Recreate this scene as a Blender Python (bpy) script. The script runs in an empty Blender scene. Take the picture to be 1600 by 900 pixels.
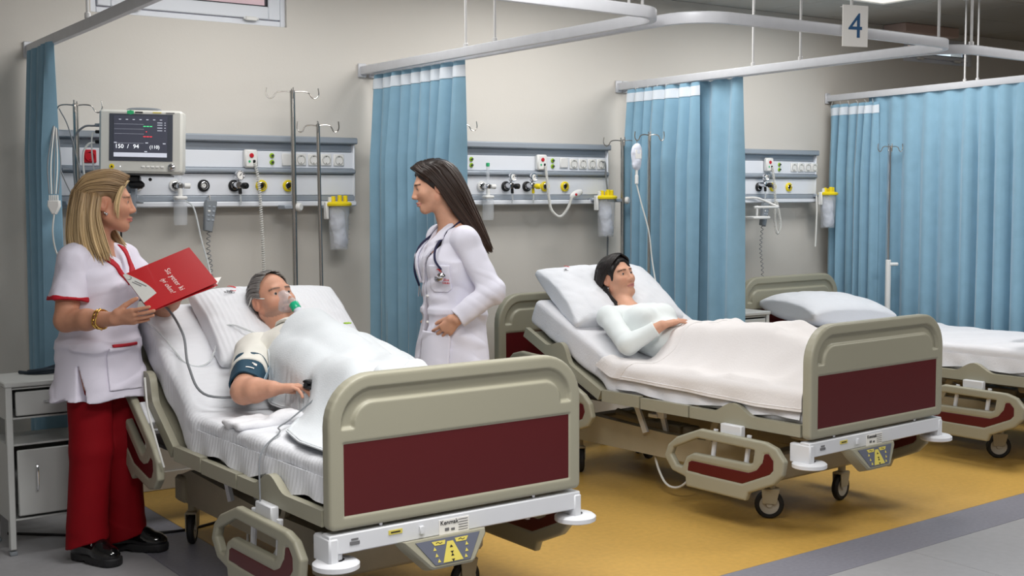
import bpy, bmesh, math, random
import numpy as np
from mathutils import Vector, Matrix
import openvdb as vdb
SC = bpy.context.scene
COL = SC.collection
rnd = random.Random(4)

# ------------------------------------------------------------------ camera, world, lights, exposure
CF = Vector((math.sin(.6167)*math.cos(.0722), math.cos(.6167)*math.cos(.0722), -math.sin(.0722)))
_r = Vector((math.cos(.6167), -math.sin(.6167), 0)); _u = _r.cross(CF)
_ro = -.0036
CR = _r*math.cos(_ro)+_u*math.sin(_ro); CU = -_r*math.sin(_ro)+_u*math.cos(_ro)
cam_d = bpy.data.cameras.new('camera'); cam_d.sensor_width = 36; cam_d.lens = 1956/1600*36
cam_d.clip_start = .05
cam = bpy.data.objects.new('camera', cam_d); COL.objects.link(cam)
M = Matrix.Identity(4)
for i in range(3):
    M[i][0], M[i][1], M[i][2] = CR[i], CU[i], -CF[i]
M[2][3] = 1.45
cam.matrix_world = M
SC.camera = cam
SC.view_settings.view_transform = 'Standard'; SC.view_settings.look = 'None'
SC.view_settings.gamma = 1; SC.view_settings.exposure = 0.0
SC.view_settings.use_curve_mapping = False
w = bpy.data.worlds.new('world'); SC.world = w; w.use_nodes = True
w.node_tree.nodes['Background'].inputs[0].default_value = (.80, .88, 1, 1)
w.node_tree.nodes['Background'].inputs[1].default_value = 1.5

CEIL = 2.71; WALL_Y = 6.05
def area(name, loc, size, power, color=(1, .985, .968), rot=(0, 0, 0), sy=None):
    l = bpy.data.lights.new(name, 'AREA'); l.energy = power; l.color = color
    l.shape = 'RECTANGLE'; l.size = size; l.size_y = sy or size
    o = bpy.data.objects.new(name, l); COL.objects.link(o); o.location = loc; o.rotation_euler = rot
    return o
# ceiling light positions (x, y, watts): the lamps themselves are built further down
LAMPS = [(2.4, 5.1, 15.5, "above the head of the man's bed"), (4.2, 5.1, 22, "above the head of the woman's bed"), (6.1, 5.0, 23, 'above the head of the empty bed'), (2.1, 2.8, 54, 'before the foot of the front bed'),
         (0.6, 1.5, 60, 'left of the camera in the aisle'), (6.4, 2.4, 52, 'before the foot of the right bed'), (3.5, 0.0, 36, 'in the aisle right of the camera')]
for lx, ly, lp, _ in LAMPS:
    area('lamp_light', (lx, ly, CEIL-.035), 1.16, lp, sy=.58)

# ------------------------------------------------------------------ materials
def lin(c):
    if isinstance(c, str):
        c = [int(c[i:i+2], 16) for i in (0, 2, 4)]
    o = []
    for v in c:
        v = v/255
        o.append(v/12.92 if v <= .04045 else ((v+.055)/1.055)**2.4)
    return (*o, 1)
MATS = {}
def mat(name, col, rough=.5, metal=0, spec=.5, bump=0, bscale=60, var=0, vscale=8, trans=0, emit=0, coat=0, attr=False, sheen=0, sss=0, ior=1.45, wave=None, alpha=1):
    m = bpy.data.materials.new(name); m.use_nodes = True; MATS[name] = m
    nt = m.node_tree; b = nt.nodes['Principled BSDF']; L = nt.links.new
    c = lin(col)
    b.inputs['Base Color'].default_value = c
    b.inputs['Roughness'].default_value = rough; b.inputs['Metallic'].default_value = metal
    b.inputs['Specular IOR Level'].default_value = spec; b.inputs['IOR'].default_value = ior
    b.inputs['Transmission Weight'].default_value = trans; b.inputs['Coat Weight'].default_value = coat
    b.inputs['Sheen Weight'].default_value = sheen
    b.inputs['Alpha'].default_value = alpha
    if sss:
        b.inputs['Subsurface Weight'].default_value = sss
        b.inputs['Subsurface Radius'].default_value = (.012, .005, .003); b.inputs['Subsurface Scale'].default_value = 1
    if emit:
        b.inputs['Emission Color'].default_value = c; b.inputs['Emission Strength'].default_value = emit
    tc = nt.nodes.new('ShaderNodeTexCoord')
    src = None
    if attr:
        a = nt.nodes.new('ShaderNodeAttribute'); a.attribute_name = 'Col'; src = a.outputs['Color']
        L(src, b.inputs['Base Color'])
    if var:
        n = nt.nodes.new('ShaderNodeTexNoise'); n.inputs['Scale'].default_value = vscale; n.inputs['Detail'].default_value = 5
        L(tc.outputs['Object'], n.inputs['Vector'])
        mx = nt.nodes.new('ShaderNodeMix'); mx.data_type = 'RGBA'; mx.blend_type = 'MULTIPLY'
        mx.inputs['Factor'].default_value = 1
        rp = nt.nodes.new('ShaderNodeMapRange'); rp.inputs['From Min'].default_value = .3; rp.inputs['From Max'].default_value = .7
        rp.inputs['To Min'].default_value = 1-var; rp.inputs['To Max'].default_value = 1+var*.4
        L(n.outputs['Fac'], rp.inputs['Value']); L(rp.outputs['Result'], mx.inputs['B'])
        if src: L(src, mx.inputs['A'])
        else: mx.inputs['A'].default_value = c
        L(mx.outputs['Result'], b.inputs['Base Color'])
    if bump:
        n = nt.nodes.new('ShaderNodeTexNoise'); n.inputs['Scale'].default_value = bscale; n.inputs['Detail'].default_value = 4
        L(tc.outputs['Object'], n.inputs['Vector'])
        bp = nt.nodes.new('ShaderNodeBump'); bp.inputs['Strength'].default_value = bump; bp.inputs['Distance'].default_value = .01
        L(n.outputs['Fac'], bp.inputs['Height'])
        last = bp
        if wave:
            wv = nt.nodes.new('ShaderNodeTexWave'); wv.bands_direction = wave[0]; wv.inputs['Scale'].default_value = wave[1]
            L(tc.outputs['Object'], wv.inputs['Vector'])
            b2 = nt.nodes.new('ShaderNodeBump'); b2.inputs['Strength'].default_value = wave[2]; b2.inputs['Distance'].default_value = .006
            L(wv.outputs['Fac'], b2.inputs['Height']); L(bp.outputs['Normal'], b2.inputs['Normal']); last = b2
        L(last.outputs['Normal'], b.inputs['Normal'])
    return m
mat('wall_paint', (208, 204, 197), .75, bump=.04, bscale=90, var=.03, vscale=1.3, spec=.3)
mat('ceiling_white', (178, 178, 174), .8, bump=.05, bscale=200, spec=.3)
mat('yellow_vinyl', (198, 158, 80), .42, var=.10, vscale=38, bump=.02, bscale=150)
mat('dark_grey_vinyl', (130, 130, 140), .45, var=.12, vscale=60, bump=.02, bscale=150)
mat('light_grey_vinyl', (158, 158, 161), .45, var=.06, vscale=30, bump=.02, bscale=150)
mat('curtain_blue', (134, 172, 194), .85, sheen=.3, bump=.12, bscale=420, var=.06, vscale=14, spec=.2)
mat('tape_white', (214, 222, 230), .8, bump=.2, bscale=300)
mat('aluminium', (206, 208, 213), .42, metal=.15, var=.04, vscale=20)
mat('track_white', (206, 206, 206), .4)
mat('steel', (190, 186, 180), .25, metal=1)
mat('chrome', (215, 215, 218), .12, metal=1)
mat('unit_grey', (160, 168, 178), .4, metal=.25)
mat('unit_white', (224, 228, 235), .4)
mat('plastic_white', (228, 228, 226), .4)
mat('plastic_grey', (128, 134, 140), .45)
mat('plastic_black', (22, 22, 24), .4)
mat('plastic_yellow', (236, 212, 22), .4)
mat('plastic_red', (190, 24, 40), .4)
mat('plastic_green', (60, 180, 120), .4)
mat('lime', (150, 190, 40), .5)
mat('bed_beige', (154, 151, 133), .42, bump=.015, bscale=250)
mat('bed_under', (176, 166, 142), .5, var=.08, vscale=9)
mat('bed_white', (216, 218, 222), .4)
mat('bed_red', (82, 14, 18), .45, bump=.01, bscale=200)
mat('keypad_grey', (98, 102, 116), .45)
mat('keypad_yellow', (216, 200, 96), .5)
mat('rubber', (30, 30, 32), .6)
mat('wheel_grey', (186, 182, 172), .5)
mat('sheet_white', (222, 224, 229), .85, bump=.10, bscale=170, wave=('Y', 14, .16), spec=.2, sheen=.1)
mat('sheet_plain', (222, 222, 226), .85, bump=.15, bscale=120, spec=.2, sheen=.1)
mat('sheet_cream', (214, 206, 194), .85, bump=.1, bscale=120, spec=.2)
mat('blanket_white', (210, 215, 219), .95, bump=.22, bscale=210, spec=.15, sheen=.25)
mat('blanket_warm', (224, 220, 219), .95, bump=.16, bscale=110, spec=.15, sheen=.25)
mat('pillow_white', (222, 224, 229), .85, bump=.1, bscale=150, wave=('X', 16, .22), spec=.2)
mat('pillow_plain', (222, 224, 229), .85, bump=.12, bscale=120, spec=.2)
mat('skin', (214, 160, 130), .5, attr=True, sss=.12, spec=.35, bump=.03, bscale=300)
mat('coat_white', (226, 225, 238), .8, bump=.06, bscale=260, spec=.25)
mat('tunic_white', (220, 216, 230), .8, bump=.06, bscale=260, spec=.25)
mat('scrub_red', (128, 6, 18), .75, bump=.08, bscale=260, var=.1, vscale=7, spec=.2)
mat('trim_red', (176, 16, 36), .7)
mat('navy', (30, 30, 66), .7)
mat('black_cloth', (20, 20, 26), .8)
mat('gown_cream', (222, 220, 212), .85, bump=.08, bscale=240, spec=.2)
mat('shirt_mint', (222, 228, 228), .85, bump=.06, bscale=300, spec=.2)
mat('hair_blonde', (186, 158, 100), .45, attr=True, spec=.4)
mat('hair_dark', (38, 26, 22), .38, attr=True, spec=.45)
mat('patent_black', (10, 10, 12), .12, coat=.6)
mat('gold', (212, 170, 90), .25, metal=1)
mat('folder_red', (172, 16, 24), .35, coat=.2)
mat('paper_white', (236, 234, 230), .6)
mat('paper_grey', (192, 192, 188), .55)
mat('ink_white', (240, 236, 232), .6)
mat('ink_black', (24, 24, 28), .6)
mat('ink_red', (206, 24, 34), .6)
mat('ink_blue', (36, 84, 128), .6)
mat('ink_grey', (110, 110, 112), .6)
mat('cuff_teal', (24, 62, 82), .75, bump=.1, bscale=300)
mat('cuff_trim', (150, 172, 186), .7)
mat('clear_plastic', (236, 240, 246), .08, alpha=.24, spec=.6)
mat('clear_tube', (226, 230, 232), .25, trans=.45, ior=1.2)
mat('green_clear', (40, 200, 150), .25, trans=.25)
mat('bag_plastic', (222, 226, 238), .4, trans=.12, ior=1.1, bump=.3, bscale=50)
mat('monitor_case', (208, 208, 202), .4)
mat('screen', (70, 72, 84), .25, emit=.35)
mat('screen_light', (190, 194, 206), .4, emit=.6)
mat('screen_dark', (74, 78, 88), .3)
mat('glow_white', (236, 240, 244), .4, emit=.9)
mat('glow_green', (80, 224, 140), .4, emit=.9)
mat('glow_red', (236, 60, 70), .4, emit=.9)
mat('glass', (225, 235, 235), .02, trans=1, ior=1.02, spec=.5)
mat('outside_pink', (236, 190, 186), .8, var=.15, vscale=3)
mat('plaster_pink', (206, 180, 170), .8)
mat('outside_wood', (196, 150, 126), .8, var=.2, vscale=4)
mat('lamp_diffuser', (255, 250, 242), .5, emit=.8)
mat('steel_dark', (96, 98, 102), .35, metal=.8)
mat('cabinet_white', (186, 188, 186), .45, bump=.01, bscale=100)
mat('cable_white', (220, 220, 216), .5)
mat('cable_grey', (120, 124, 128), .5)
mat('cable_dark', (30, 44, 56), .45)
mat('eye_white', (176, 168, 164), .2)

# ------------------------------------------------------------------ mesh tools
def vnorm(a):
    a = np.asarray(a, float); return a/np.maximum(np.linalg.norm(a, axis=-1, keepdims=True), 1e-12)
class MB:
    """collects polygons of one mesh object, several materials allowed"""
    def __init__(s): s.V = []; s.F = []; s.mi = []; s.n = 0; s.cur = 0; s.names = []
    def m(s, name):
        if name not in s.names: s.names.append(name)
        s.cur = s.names.index(name); return s
    def add(s, V, F):
        V = np.asarray(V, float).reshape(-1, 3)
        s.V.append(V); o = s.n
        s.F += [tuple(int(i)+o for i in f) for f in F]; s.mi += [s.cur]*len(F); s.n += len(V); return s
    def box(s, c, d, b=0., R=None):
        c = np.asarray(c, float); h = np.asarray(d, float)/2; b = min(b, *(h*.98))
        V = []; ix = {}
        for sx in (-1, 1):
            for sy in (-1, 1):
                for sz in (-1, 1):
                    for ax in range(3):
                        p = np.array([sx*h[0], sy*h[1], sz*h[2]])
                        for k, sg in enumerate((sx, sy, sz)):
                            if k != ax: p[k] -= sg*b
                        ix[(sx, sy, sz, ax)] = len(V); V.append(p)
        F = []
        def q(*k, n):
            f = [ix[i] for i in k]; P = np.array([V[i] for i in f])
            nn = np.cross(P[1]-P[0], P[2]-P[0])
            if nn@np.asarray(n, float) < 0: f = f[::-1]
            F.append(f)
        for ax in range(3):
            o = [i for i in range(3) if i != ax]
            for sg in (-1, 1):
                ks = []
                for a, bb in ((-1, -1), (1, -1), (1, 1), (-1, 1)):
                    t = [0, 0, 0]; t[ax] = sg; t[o[0]] = a; t[o[1]] = bb; ks.append((*t, ax))
                n = [0, 0, 0]; n[ax] = sg; q(*ks, n=n)
        if b > 0:
            for ax in range(3):
                o = [i for i in range(3) if i != ax]
                for a in (-1, 1):
                    for bb in (-1, 1):
                        t0 = [0, 0, 0]; t0[o[0]] = a; t0[o[1]] = bb; t1 = list(t0); t0[ax] = -1; t1[ax] = 1
                        n = [0, 0, 0]; n[o[0]] = a; n[o[1]] = bb
                        q((*t0, o[0]), (*t1, o[0]), (*t1, o[1]), (*t0, o[1]), n=n)
            for sx in (-1, 1):
                for sy in (-1, 1):
                    for sz in (-1, 1):
                        q((sx, sy, sz, 0), (sx, sy, sz, 1), (sx, sy, sz, 2), n=(sx, sy, sz))
        V = np.array(V)
        if R is not None: V = V@np.asarray(R, float).T
        return s.add(V+c, F)
    def tube(s, P, r, seg=8, closed=False, flat=1., up=None):
        P = np.asarray(P, float); n = len(P)
        r = np.full(n, r, float) if np.isscalar(r) else np.asarray(r, float)
        T = np.empty_like(P)
        if closed: T = np.roll(P, -1, 0)-np.roll(P, 1, 0)
        else:
            T[1:-1] = P[2:]-P[:-2]; T[0] = P[1]-P[0]; T[-1] = P[-1]-P[-2]
        T = vnorm(T)
        u = np.array([0, 0, 1.]) if up is None else np.asarray(up, float)
        if abs(T[0]@u) > .95 and up is None: u = np.array([1., 0, 0])
        V = []
        a = np.arange(seg)/seg*2*np.pi
        for i in range(n):
            u = u-T[i]*(u@T[i]); u = u/max(np.linalg.norm(u), 1e-9); wv = np.cross(T[i], u)
            V.append(P[i]+r[i]*(np.cos(a)[:, None]*wv+flat*np.sin(a)[:, None]*u))
        F = []
        for i in range(n if closed else n-1):
            j = (i+1) % n
            for k in range(seg):
                l = (k+1) % seg; F.append((i*seg+k, i*seg+l, j*seg+l, j*seg+k))
        if not closed: F += [tuple(range(seg))[::-1], tuple((n-1)*seg+k for k in range(seg))]
        return s.add(np.concatenate(V), F)
    def lathe(s, prof, c=(0, 0, 0), ax=(0, 0, 1), seg=20, caps=True):
        ax = vnorm(ax); t = np.array([1., 0, 0]) if abs(ax[0]) < .8 else np.array([0, 1., 0])
        e1 = vnorm(np.cross(ax, t)); e2 = np.cross(ax, e1)
        a = np.arange(seg)/seg*2*np.pi; V = []; c = np.asarray(c, float)
        for r, z in prof:
            V.append(c+ax*z+max(r, 1e-5)*(np.cos(a)[:, None]*e1+np.sin(a)[:, None]*e2))
        n = len(prof); F = []
        for i in range(n-1):
            for k in range(seg):
                l = (k+1) % seg; F.append((i*seg+k, i*seg+l, (i+1)*seg+l, (i+1)*seg+k))
        if caps: F += [tuple(range(seg))[::-1], tuple((n-1)*seg+k for k in range(seg))]
        return s.add(np.concatenate(V), F)
    def cyl(s, a, b, r, seg=16, bev=0., r2=None):
        a = np.asarray(a, float); b = np.asarray(b, float); L = np.linalg.norm(b-a); r2 = r if r2 is None else r2
        p = [(r-bev, 0), (r, bev), (r2, L-bev), (r2-bev, L)] if bev else [(r, 0), (r2, L)]
        return s.lathe(p, a, b-a, seg)
    def sph(s, c, r, seg=16, ring=10, R=None):
        r = np.ones(3)*r if np.isscalar(r) else np.asarray(r, float)
        V = []; F = []
        for i in range(ring+1):
            th = np.pi*i/ring
            for k in range(seg):
                ph = 2*np.pi*k/seg
                V.append((max(np.sin(th), 1e-4)*np.cos(ph), max(np.sin(th), 1e-4)*np.sin(ph), np.cos(th)))
        for i in range(ring):
            for k in range(seg):
                l = (k+1) % seg; F.append((i*seg+k, (i+1)*seg+k, (i+1)*seg+l, i*seg+l))
        V = np.array(V)*r
        if R is not None: V = V@np.asarray(R, float).T
        return s.add(V+np.asarray(c, float), F)
    def prism(s, poly, o, ex, ey, h, ch=0.):
        """polygon in the plane (ex, ey) at o, extruded by h along ex x ey; ch chamfers the front rim"""
        p = np.asarray(poly, float); n = len(p)
        if np.sum(p[:, 0]*np.roll(p[:, 1], -1)-np.roll(p[:, 0], -1)*p[:, 1]) < 0: p = p[::-1]
        ex = vnorm(ex); ey = vnorm(ey); ez = np.cross(ex, ey); o = np.asarray(o, float)
        lay = [(p, 0.)]
        if ch:
            e = vnorm(np.roll(p, -1, 0)-p); e0 = np.roll(e, 1, 0)
            nrm = np.stack([-(e+e0)[:, 1], (e+e0)[:, 0]], 1); nrm = vnorm(nrm)
            lay += [(p, h-ch), (p+nrm*ch, h)]
        else: lay += [(p, h)]
        V = np.concatenate([o+q[:, :1]*ex+q[:, 1:]*ey+ez*z for q, z in lay]); F = []
        for i in range(len(lay)-1):
            for k in range(n):
                l = (k+1) % n; F.append((i*n+k, i*n+l, (i+1)*n+l, (i+1)*n+k))
        F += [tuple(range(n))[::-1], tuple((len(lay)-1)*n+k for k in range(n))]
        return s.add(V, F)
    def sheet(s, G, th, wrap=False):
        """a grid of points (n, m, 3) given thickness th"""
        G = np.asarray(G, float); n, m = G.shape[:2]
        du = np.gradient(G, axis=0); dv = np.gradient(G, axis=1)
        if wrap: dv = np.roll(G, -1, 1)-np.roll(G, 1, 1)
        N = vnorm(np.cross(du, dv))
        A = (G+N*th/2).reshape(-1, 3); B = (G-N*th/2).reshape(-1, 3); o = n*m; F = []
        mm = m if wrap else m-1
        for i in range(n-1):
            for j in range(mm):
                k = (j+1) % m
                F.append((i*m+j, (i+1)*m+j, (i+1)*m+k, i*m+k)); F.append((o+i*m+j, o+i*m+k, o+(i+1)*m+k, o+(i+1)*m+j))
        for j in range(mm):
            k = (j+1) % m
            F.append((j, k, o+k, o+j)); F.append(((n-1)*m+k, (n-1)*m+j, o+(n-1)*m+j, o+(n-1)*m+k))
        if not wrap:
            for i in range(n-1):
                F.append((i*m, o+i*m, o+(i+1)*m, (i+1)*m)); F.append((i*m+m-1, (i+1)*m+m-1, o+(i+1)*m+m-1, o+i*m+m-1))
        return s.add(np.concatenate([A, B]), F)
    def mesh(s, name, smooth=40):
        V = np.concatenate(s.V)
        me = bpy.data.meshes.new(name); me.from_pydata(V.tolist(), [], s.F)
        for n in s.names: me.materials.append(MATS[n])
        me.polygons.foreach_set('material_index', np.array(s.mi, dtype=np.int32))
        if smooth:
            me.polygons.foreach_set('use_smooth', np.ones(len(s.F), dtype=bool))
            me.set_sharp_from_angle(angle=math.radians(smooth))
        me.update(); return me
    def build(s, name, parent=None, smooth=40):
        return link(name, s.mesh(name, smooth), parent)
def link(name, me, parent=None):
    o = bpy.data.objects.new(name, me); COL.objects.link(o)
    if parent: o.parent = parent
    return o
def mb(m): return MB().m(m)
def tag(o, label, cat, group=None):
    o['label'] = label; o['category'] = cat
    if group: o['group'] = group
    return o
def thing(name, label, cat, loc=(0, 0, 0), rz=0, group=None):
    o = bpy.data.objects.new(name, None); COL.objects.link(o); o.location = loc; o.rotation_euler = (0, 0, rz)
    o.empty_display_size = .1
    return tag(o, label, cat, group)
def struct(o): o['kind'] = 'structure'; return o
def cat_rom(P, n=8):
    """smooth curve through the control points"""
    P = np.asarray(P, float); Q = np.concatenate([[2*P[0]-P[1]], P, [2*P[-1]-P[-2]]]); out = []
    for i in range(1, len(Q)-2):
        for t in np.arange(n)/n:
            a, b, c, d = Q[i-1:i+3]
            out.append(.5*((2*b)+(c-a)*t+(2*a-5*b+4*c-d)*t*t+(3*b-a-3*c+d)*t**3))
    out.append(P[-1]); return np.array(out)
def coil(P, turns, rc):
    """a coiled cord winding around the curve P"""
    P = np.asarray(P, float); L = np.concatenate([[0], np.cumsum(np.linalg.norm(np.diff(P, axis=0), axis=1))])
    n = turns*8; s_ = np.linspace(0, L[-1], n); C = np.stack([np.interp(s_, L, P[:, k]) for k in range(3)], 1)
    T = vnorm(np.gradient(C, axis=0)); u = vnorm(np.cross(T, [.3, 1, .2])); v = np.cross(T, u)
    a = np.arange(n)/8*2*np.pi
    return C+rc*(np.cos(a)[:, None]*u+np.sin(a)[:, None]*v)
TXT = {}
def text(s, size, m, o, ex, ey, name='lettering', parent=None, align='LEFT', shear=0., th=.0006, sx=1., thin=0.):
    """real lettering laid in the plane (ex, ey) at o"""
    cu = bpy.data.curves.new('t', 'FONT'); cu.body = s; cu.size = size; cu.align_x = align; cu.shear = shear
    cu.extrude = th; cu.resolution_u = 3; cu.offset = -thin
    ob = bpy.data.objects.new('t', cu); COL.objects.link(ob)
    dg = bpy.context.evaluated_depsgraph_get()
    me = bpy.data.meshes.new_from_object(ob.evaluated_get(dg)); bpy.data.objects.remove(ob); bpy.data.curves.remove(cu)
    me.materials.clear(); me.materials.append(MATS[m]); me.name = name
    ex = Vector(ex).normalized(); ey = Vector(ey); ey = (ey-ex*ey.dot(ex)).normalized(); ez = ex.cross(ey)
    T = Matrix(((ex.x*sx, ey.x, ez.x, o[0]), (ex.y*sx, ey.y, ez.y, o[1]), (ex.z*sx, ey.z, ez.z, o[2]), (0, 0, 0, 1)))
    me.transform(T)
    return link(name, me, parent)
def crescent(r, rot=0, n=18):
    a0 = math.radians(42); t = np.linspace(a0, 2*np.pi-a0, n)
    out = np.stack([np.cos(t), np.sin(t)], 1)*r
    ir = .78*r; c = .245*r+.02*r
    y = math.sin(a0)*r; x = math.cos(a0)*r
    b0 = math.atan2(y, x-c); ri = math.hypot(y, x-c)
    t2 = np.linspace(2*np.pi-b0, b0, n)[1:-1]
    inn = np.stack([np.cos(t2)*ri+c, np.sin(t2)*ri], 1)
    P = np.concatenate([out, inn]); c_, s_ = math.cos(rot), math.sin(rot)
    return P@np.array([[c_, s_], [-s_, c_]])

# ------------------------------------------------------------------ implicit surfaces (smooth unions meshed by openvdb)
def smin(a, b, k):
    if k <= 0: return np.minimum(a, b)
    h = np.clip(.5+.5*(b-a)/k, 0, 1); return b+(a-b)*h-k*h*(1-h)
class Sdf:
    def __init__(s): s.p = []
    def add(s, f, lo, hi, k=.01, op='u'): s.p.append((f, np.asarray(lo, float), np.asarray(hi, float), k, op)); return s
    def cone(s, a, b, ra, rb=None, k=.01, op='u', sc=None):
        """tapered limb from a to b; sc = (axis, factor) flattens it along an axis"""
        a = np.asarray(a, float); b = np.asarray(b, float); rb = ra if rb is None else rb
        ab = b-a; L2 = max(ab@ab, 1e-9)
        def f(P):
            q = P-a; t = np.clip(q@ab/L2, 0, 1); dd = q-t[..., None]*ab; r = ra+(rb-ra)*t
            if sc is not None:
                ax = vnorm(sc[0]); c = dd@ax; dd = dd+(c*(1/sc[1]-1))[..., None]*ax
            return np.linalg.norm(dd, axis=-1)-r
        R = max(ra, rb)*max(1, sc[1] if sc is not None else 1)
        return s.add(f, np.minimum(a, b)-R, np.maximum(a, b)+R, k, op)
    def ell(s, c, r, k=.01, op='u', R=None):
        c = np.asarray(c, float); r = np.asarray(r, float) if not np.isscalar(r) else np.ones(3)*r
        Rm = np.eye(3) if R is None else np.asarray(R, float)     # columns are the axes
        def f(P):
            q = (P-c)@Rm; k0 = np.linalg.norm(q/r, axis=-1); k1 = np.linalg.norm(q/(r*r), axis=-1)
            return k0*(k0-1)/np.maximum(k1, 1e-6)
        return s.add(f, c-r.max(), c+r.max(), k, op)
    def plane(s, o, n, lo, hi, k=0.):
        """cuts away the side the normal points to"""
        o = np.asarray(o, float); n = vnorm(n)
        return s.add(lambda P: -((P-o)@n), lo, hi, k, 's')
    def bounds(s):
        u = [p for p in s.p if p[4] == 'u']
        return np.min([p[1] for p in u], 0), np.max([p[2] for p in u], 0)
    def mesh(s, name, vox, mats, disp=None, color=None, smooth=0, adapt=0., xf=None, clean=True):
        lo, hi = s.bounds(); lo = lo-.03-3*vox; hi = hi+.03+3*vox
        n = np.ceil((hi-lo)/vox).astype(int)+1
        Fd = np.full(n, .05, np.float32); ax = [lo[i]+vox*np.arange(n[i]) for i in range(3)]
        for f, l, h, k, op in s.p:
            pad = k+.012+3*vox
            i0 = np.clip(np.floor((l-pad-lo)/vox).astype(int), 0, n); i1 = np.clip(np.ceil((h+pad-lo)/vox).astype(int)+1, 0, n)
            if np.any(i1 <= i0): continue
            sl = tuple(slice(a, b) for a, b in zip(i0, i1))
            P = np.stack(np.meshgrid(*[ax[i][sl[i]] for i in range(3)], indexing='ij'), -1)
            d = f(P).astype(np.float32)
            Fd[sl] = smin(Fd[sl], d, k) if op == 'u' else -smin(-Fd[sl], d, k)
        if disp is not None:
            band = np.abs(Fd) < .04
            P = np.stack([ax[i][ix] for i, ix in enumerate(np.nonzero(band))], -1)
            Fd[band] += disp(P).astype(np.float32)
        g = vdb.FloatGrid(1.0); g.copyFromArray(Fd)
        pts, tri, quad = g.convertToPolygons(0.0, adapt)
        V = np.asarray(pts, float)*vox+lo
        C = color(V) if color is not None else None
        if xf is not None: V = V@xf[0].T+xf[1]
        nt, nq = len(tri), len(quad)
        loops = np.concatenate([np.asarray(tri, np.int32)[:, ::-1].ravel() if nt else np.zeros(0, np.int32),
                                np.asarray(quad, np.int32)[:, ::-1].ravel() if nq else np.zeros(0, np.int32)])
        tot = np.concatenate([np.full(nt, 3), np.full(nq, 4)]).astype(np.int32)
        st = np.concatenate([[0], np.cumsum(tot)[:-1]]).astype(np.int32)
        me = bpy.data.meshes.new(name); me.vertices.add(len(V)); me.vertices.foreach_set('co', V.astype(np.float32).ravel())
        me.loops.add(len(loops)); me.loops.foreach_set('vertex_index', loops.astype(np.int32))
        me.polygons.add(len(tot)); me.polygons.foreach_set('loop_start', st)
        me.update(calc_edges=True); me.validate()
        for m_ in mats: me.materials.append(MATS[m_])
        me.polygons.foreach_set('use_smooth', np.ones(len(me.polygons), dtype=bool))
        if C is not None:
            at = me.color_attributes.new('Col', 'FLOAT_COLOR', 'POINT')
            at.data.foreach_set('color', np.concatenate([C, np.ones((len(C), 1))], 1).astype(np.float32).ravel())
        me.update(); return me
def poly_sd(P2, poly):
    """signed distance to a polygon in 2D (negative inside)"""
    poly = np.asarray(poly, float); d = np.full(P2.shape[:-1], 1e9); ins = np.zeros(P2.shape[:-1], bool)
    for i in range(len(poly)):
        a = poly[i-1]; b = poly[i]; e = b-a; q = P2-a
        t = np.clip((q@e)/max(e@e, 1e-12), 0, 1); dd = q-t[..., None]*e
        d = np.minimum(d, (dd*dd).sum(-1))
        c = ((a[1] > P2[..., 1]) != (b[1] > P2[..., 1]))
        xx = a[0]+(P2[..., 1]-a[1])*(e[0])/(e[1] if abs(e[1]) > 1e-12 else 1e-12)
        ins ^= c & (P2[..., 0] < xx)
    d = np.sqrt(d); return np.where(ins, -d, d)
def extr(d2, y, h, r):
    """rounded extrusion of a 2D distance: half thickness h, edge radius r"""
    a = d2+r; b = np.abs(y)-h+r
    return np.minimum(np.maximum(a, b), 0)+np.sqrt(np.maximum(a, 0)**2+np.maximum(b, 0)**2)-r
_pr = np.random.RandomState(7).rand(32, 32, 32).astype(np.float32)
def vn(P, s, sd=0):
    """value noise in -1..1"""
    q = np.asarray(P, float)*s+sd*7.31; i = np.floor(q).astype(int); f = q-i; f = f*f*(3-2*f); r = 0
    for a in (0, 1):
        for b in (0, 1):
            for c in (0, 1):
                wgt = (f[..., 0] if a else 1-f[..., 0])*(f[..., 1] if b else 1-f[..., 1])*(f[..., 2] if c else 1-f[..., 2])
                r = r+wgt*_pr[(i[..., 0]+a) % 32, (i[..., 1]+b) % 32, (i[..., 2]+c) % 32]
    return r*2-1
# ------------------------------------------------------------------ the room
wb = mb('wall_paint')
# back wall with the two high windows cut out (x0, x1, z0, z1)
HOLES = [(1.85, 2.86, 2.335, 2.66), (7.90, 8.76, 2.465, 2.66)]
xs = sorted({-2.6, 11.5, *[h[0] for h in HOLES], *[h[1] for h in HOLES]}); zs = sorted({0, CEIL, *[h[2] for h in HOLES], *[h[3] for h in HOLES]})
for i in range(len(xs)-1):
    for j in range(len(zs)-1):
        cx, cz = (xs[i]+xs[i+1])/2, (zs[j]+zs[j+1])/2
        if any(h[0] < cx < h[1] and h[2] < cz < h[3] for h in HOLES): continue
        wb.box((cx, WALL_Y+.1, cz), (xs[i+1]-xs[i], .2, zs[j+1]-zs[j]))
struct(wb.build('wall_back', smooth=0))
struct(mb('wall_paint').box((-2.7, 1.0, CEIL/2), (.2, 10.1, CEIL)).build('wall_left', smooth=0))
struct(mb('wall_paint').box((11.6, 1.0, CEIL/2), (.2, 10.1, CEIL)).build('wall_right', smooth=0))
struct(mb('wall_paint').box((4.45, -4.1, CEIL/2), (14.3, .2, CEIL)).build('wall_front', smooth=0))
fl = struct(mb('dark_grey_vinyl').box((4.45, 1.0, -.05), (14.3, 10.5, .096)).build('floor', smooth=0))
sk = .0425
def fy(x, o=0): return 3.385+sk*(x-3.37)+o
def slab(pts, m, name, z=0., par=None, t=.0035, lift=0.):
    return mb(m).prism(pts, (0, 0, z-t), (1, 0, 0), (0, 1, 0), t+lift, .0008).build(name, par, smooth=0)
slab([(1.955, fy(1.955)), (11.4, fy(11.4)), (11.4, 6.04), (1.955, 6.04)], 'yellow_vinyl', 'yellow_vinyl', par=fl)
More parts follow.
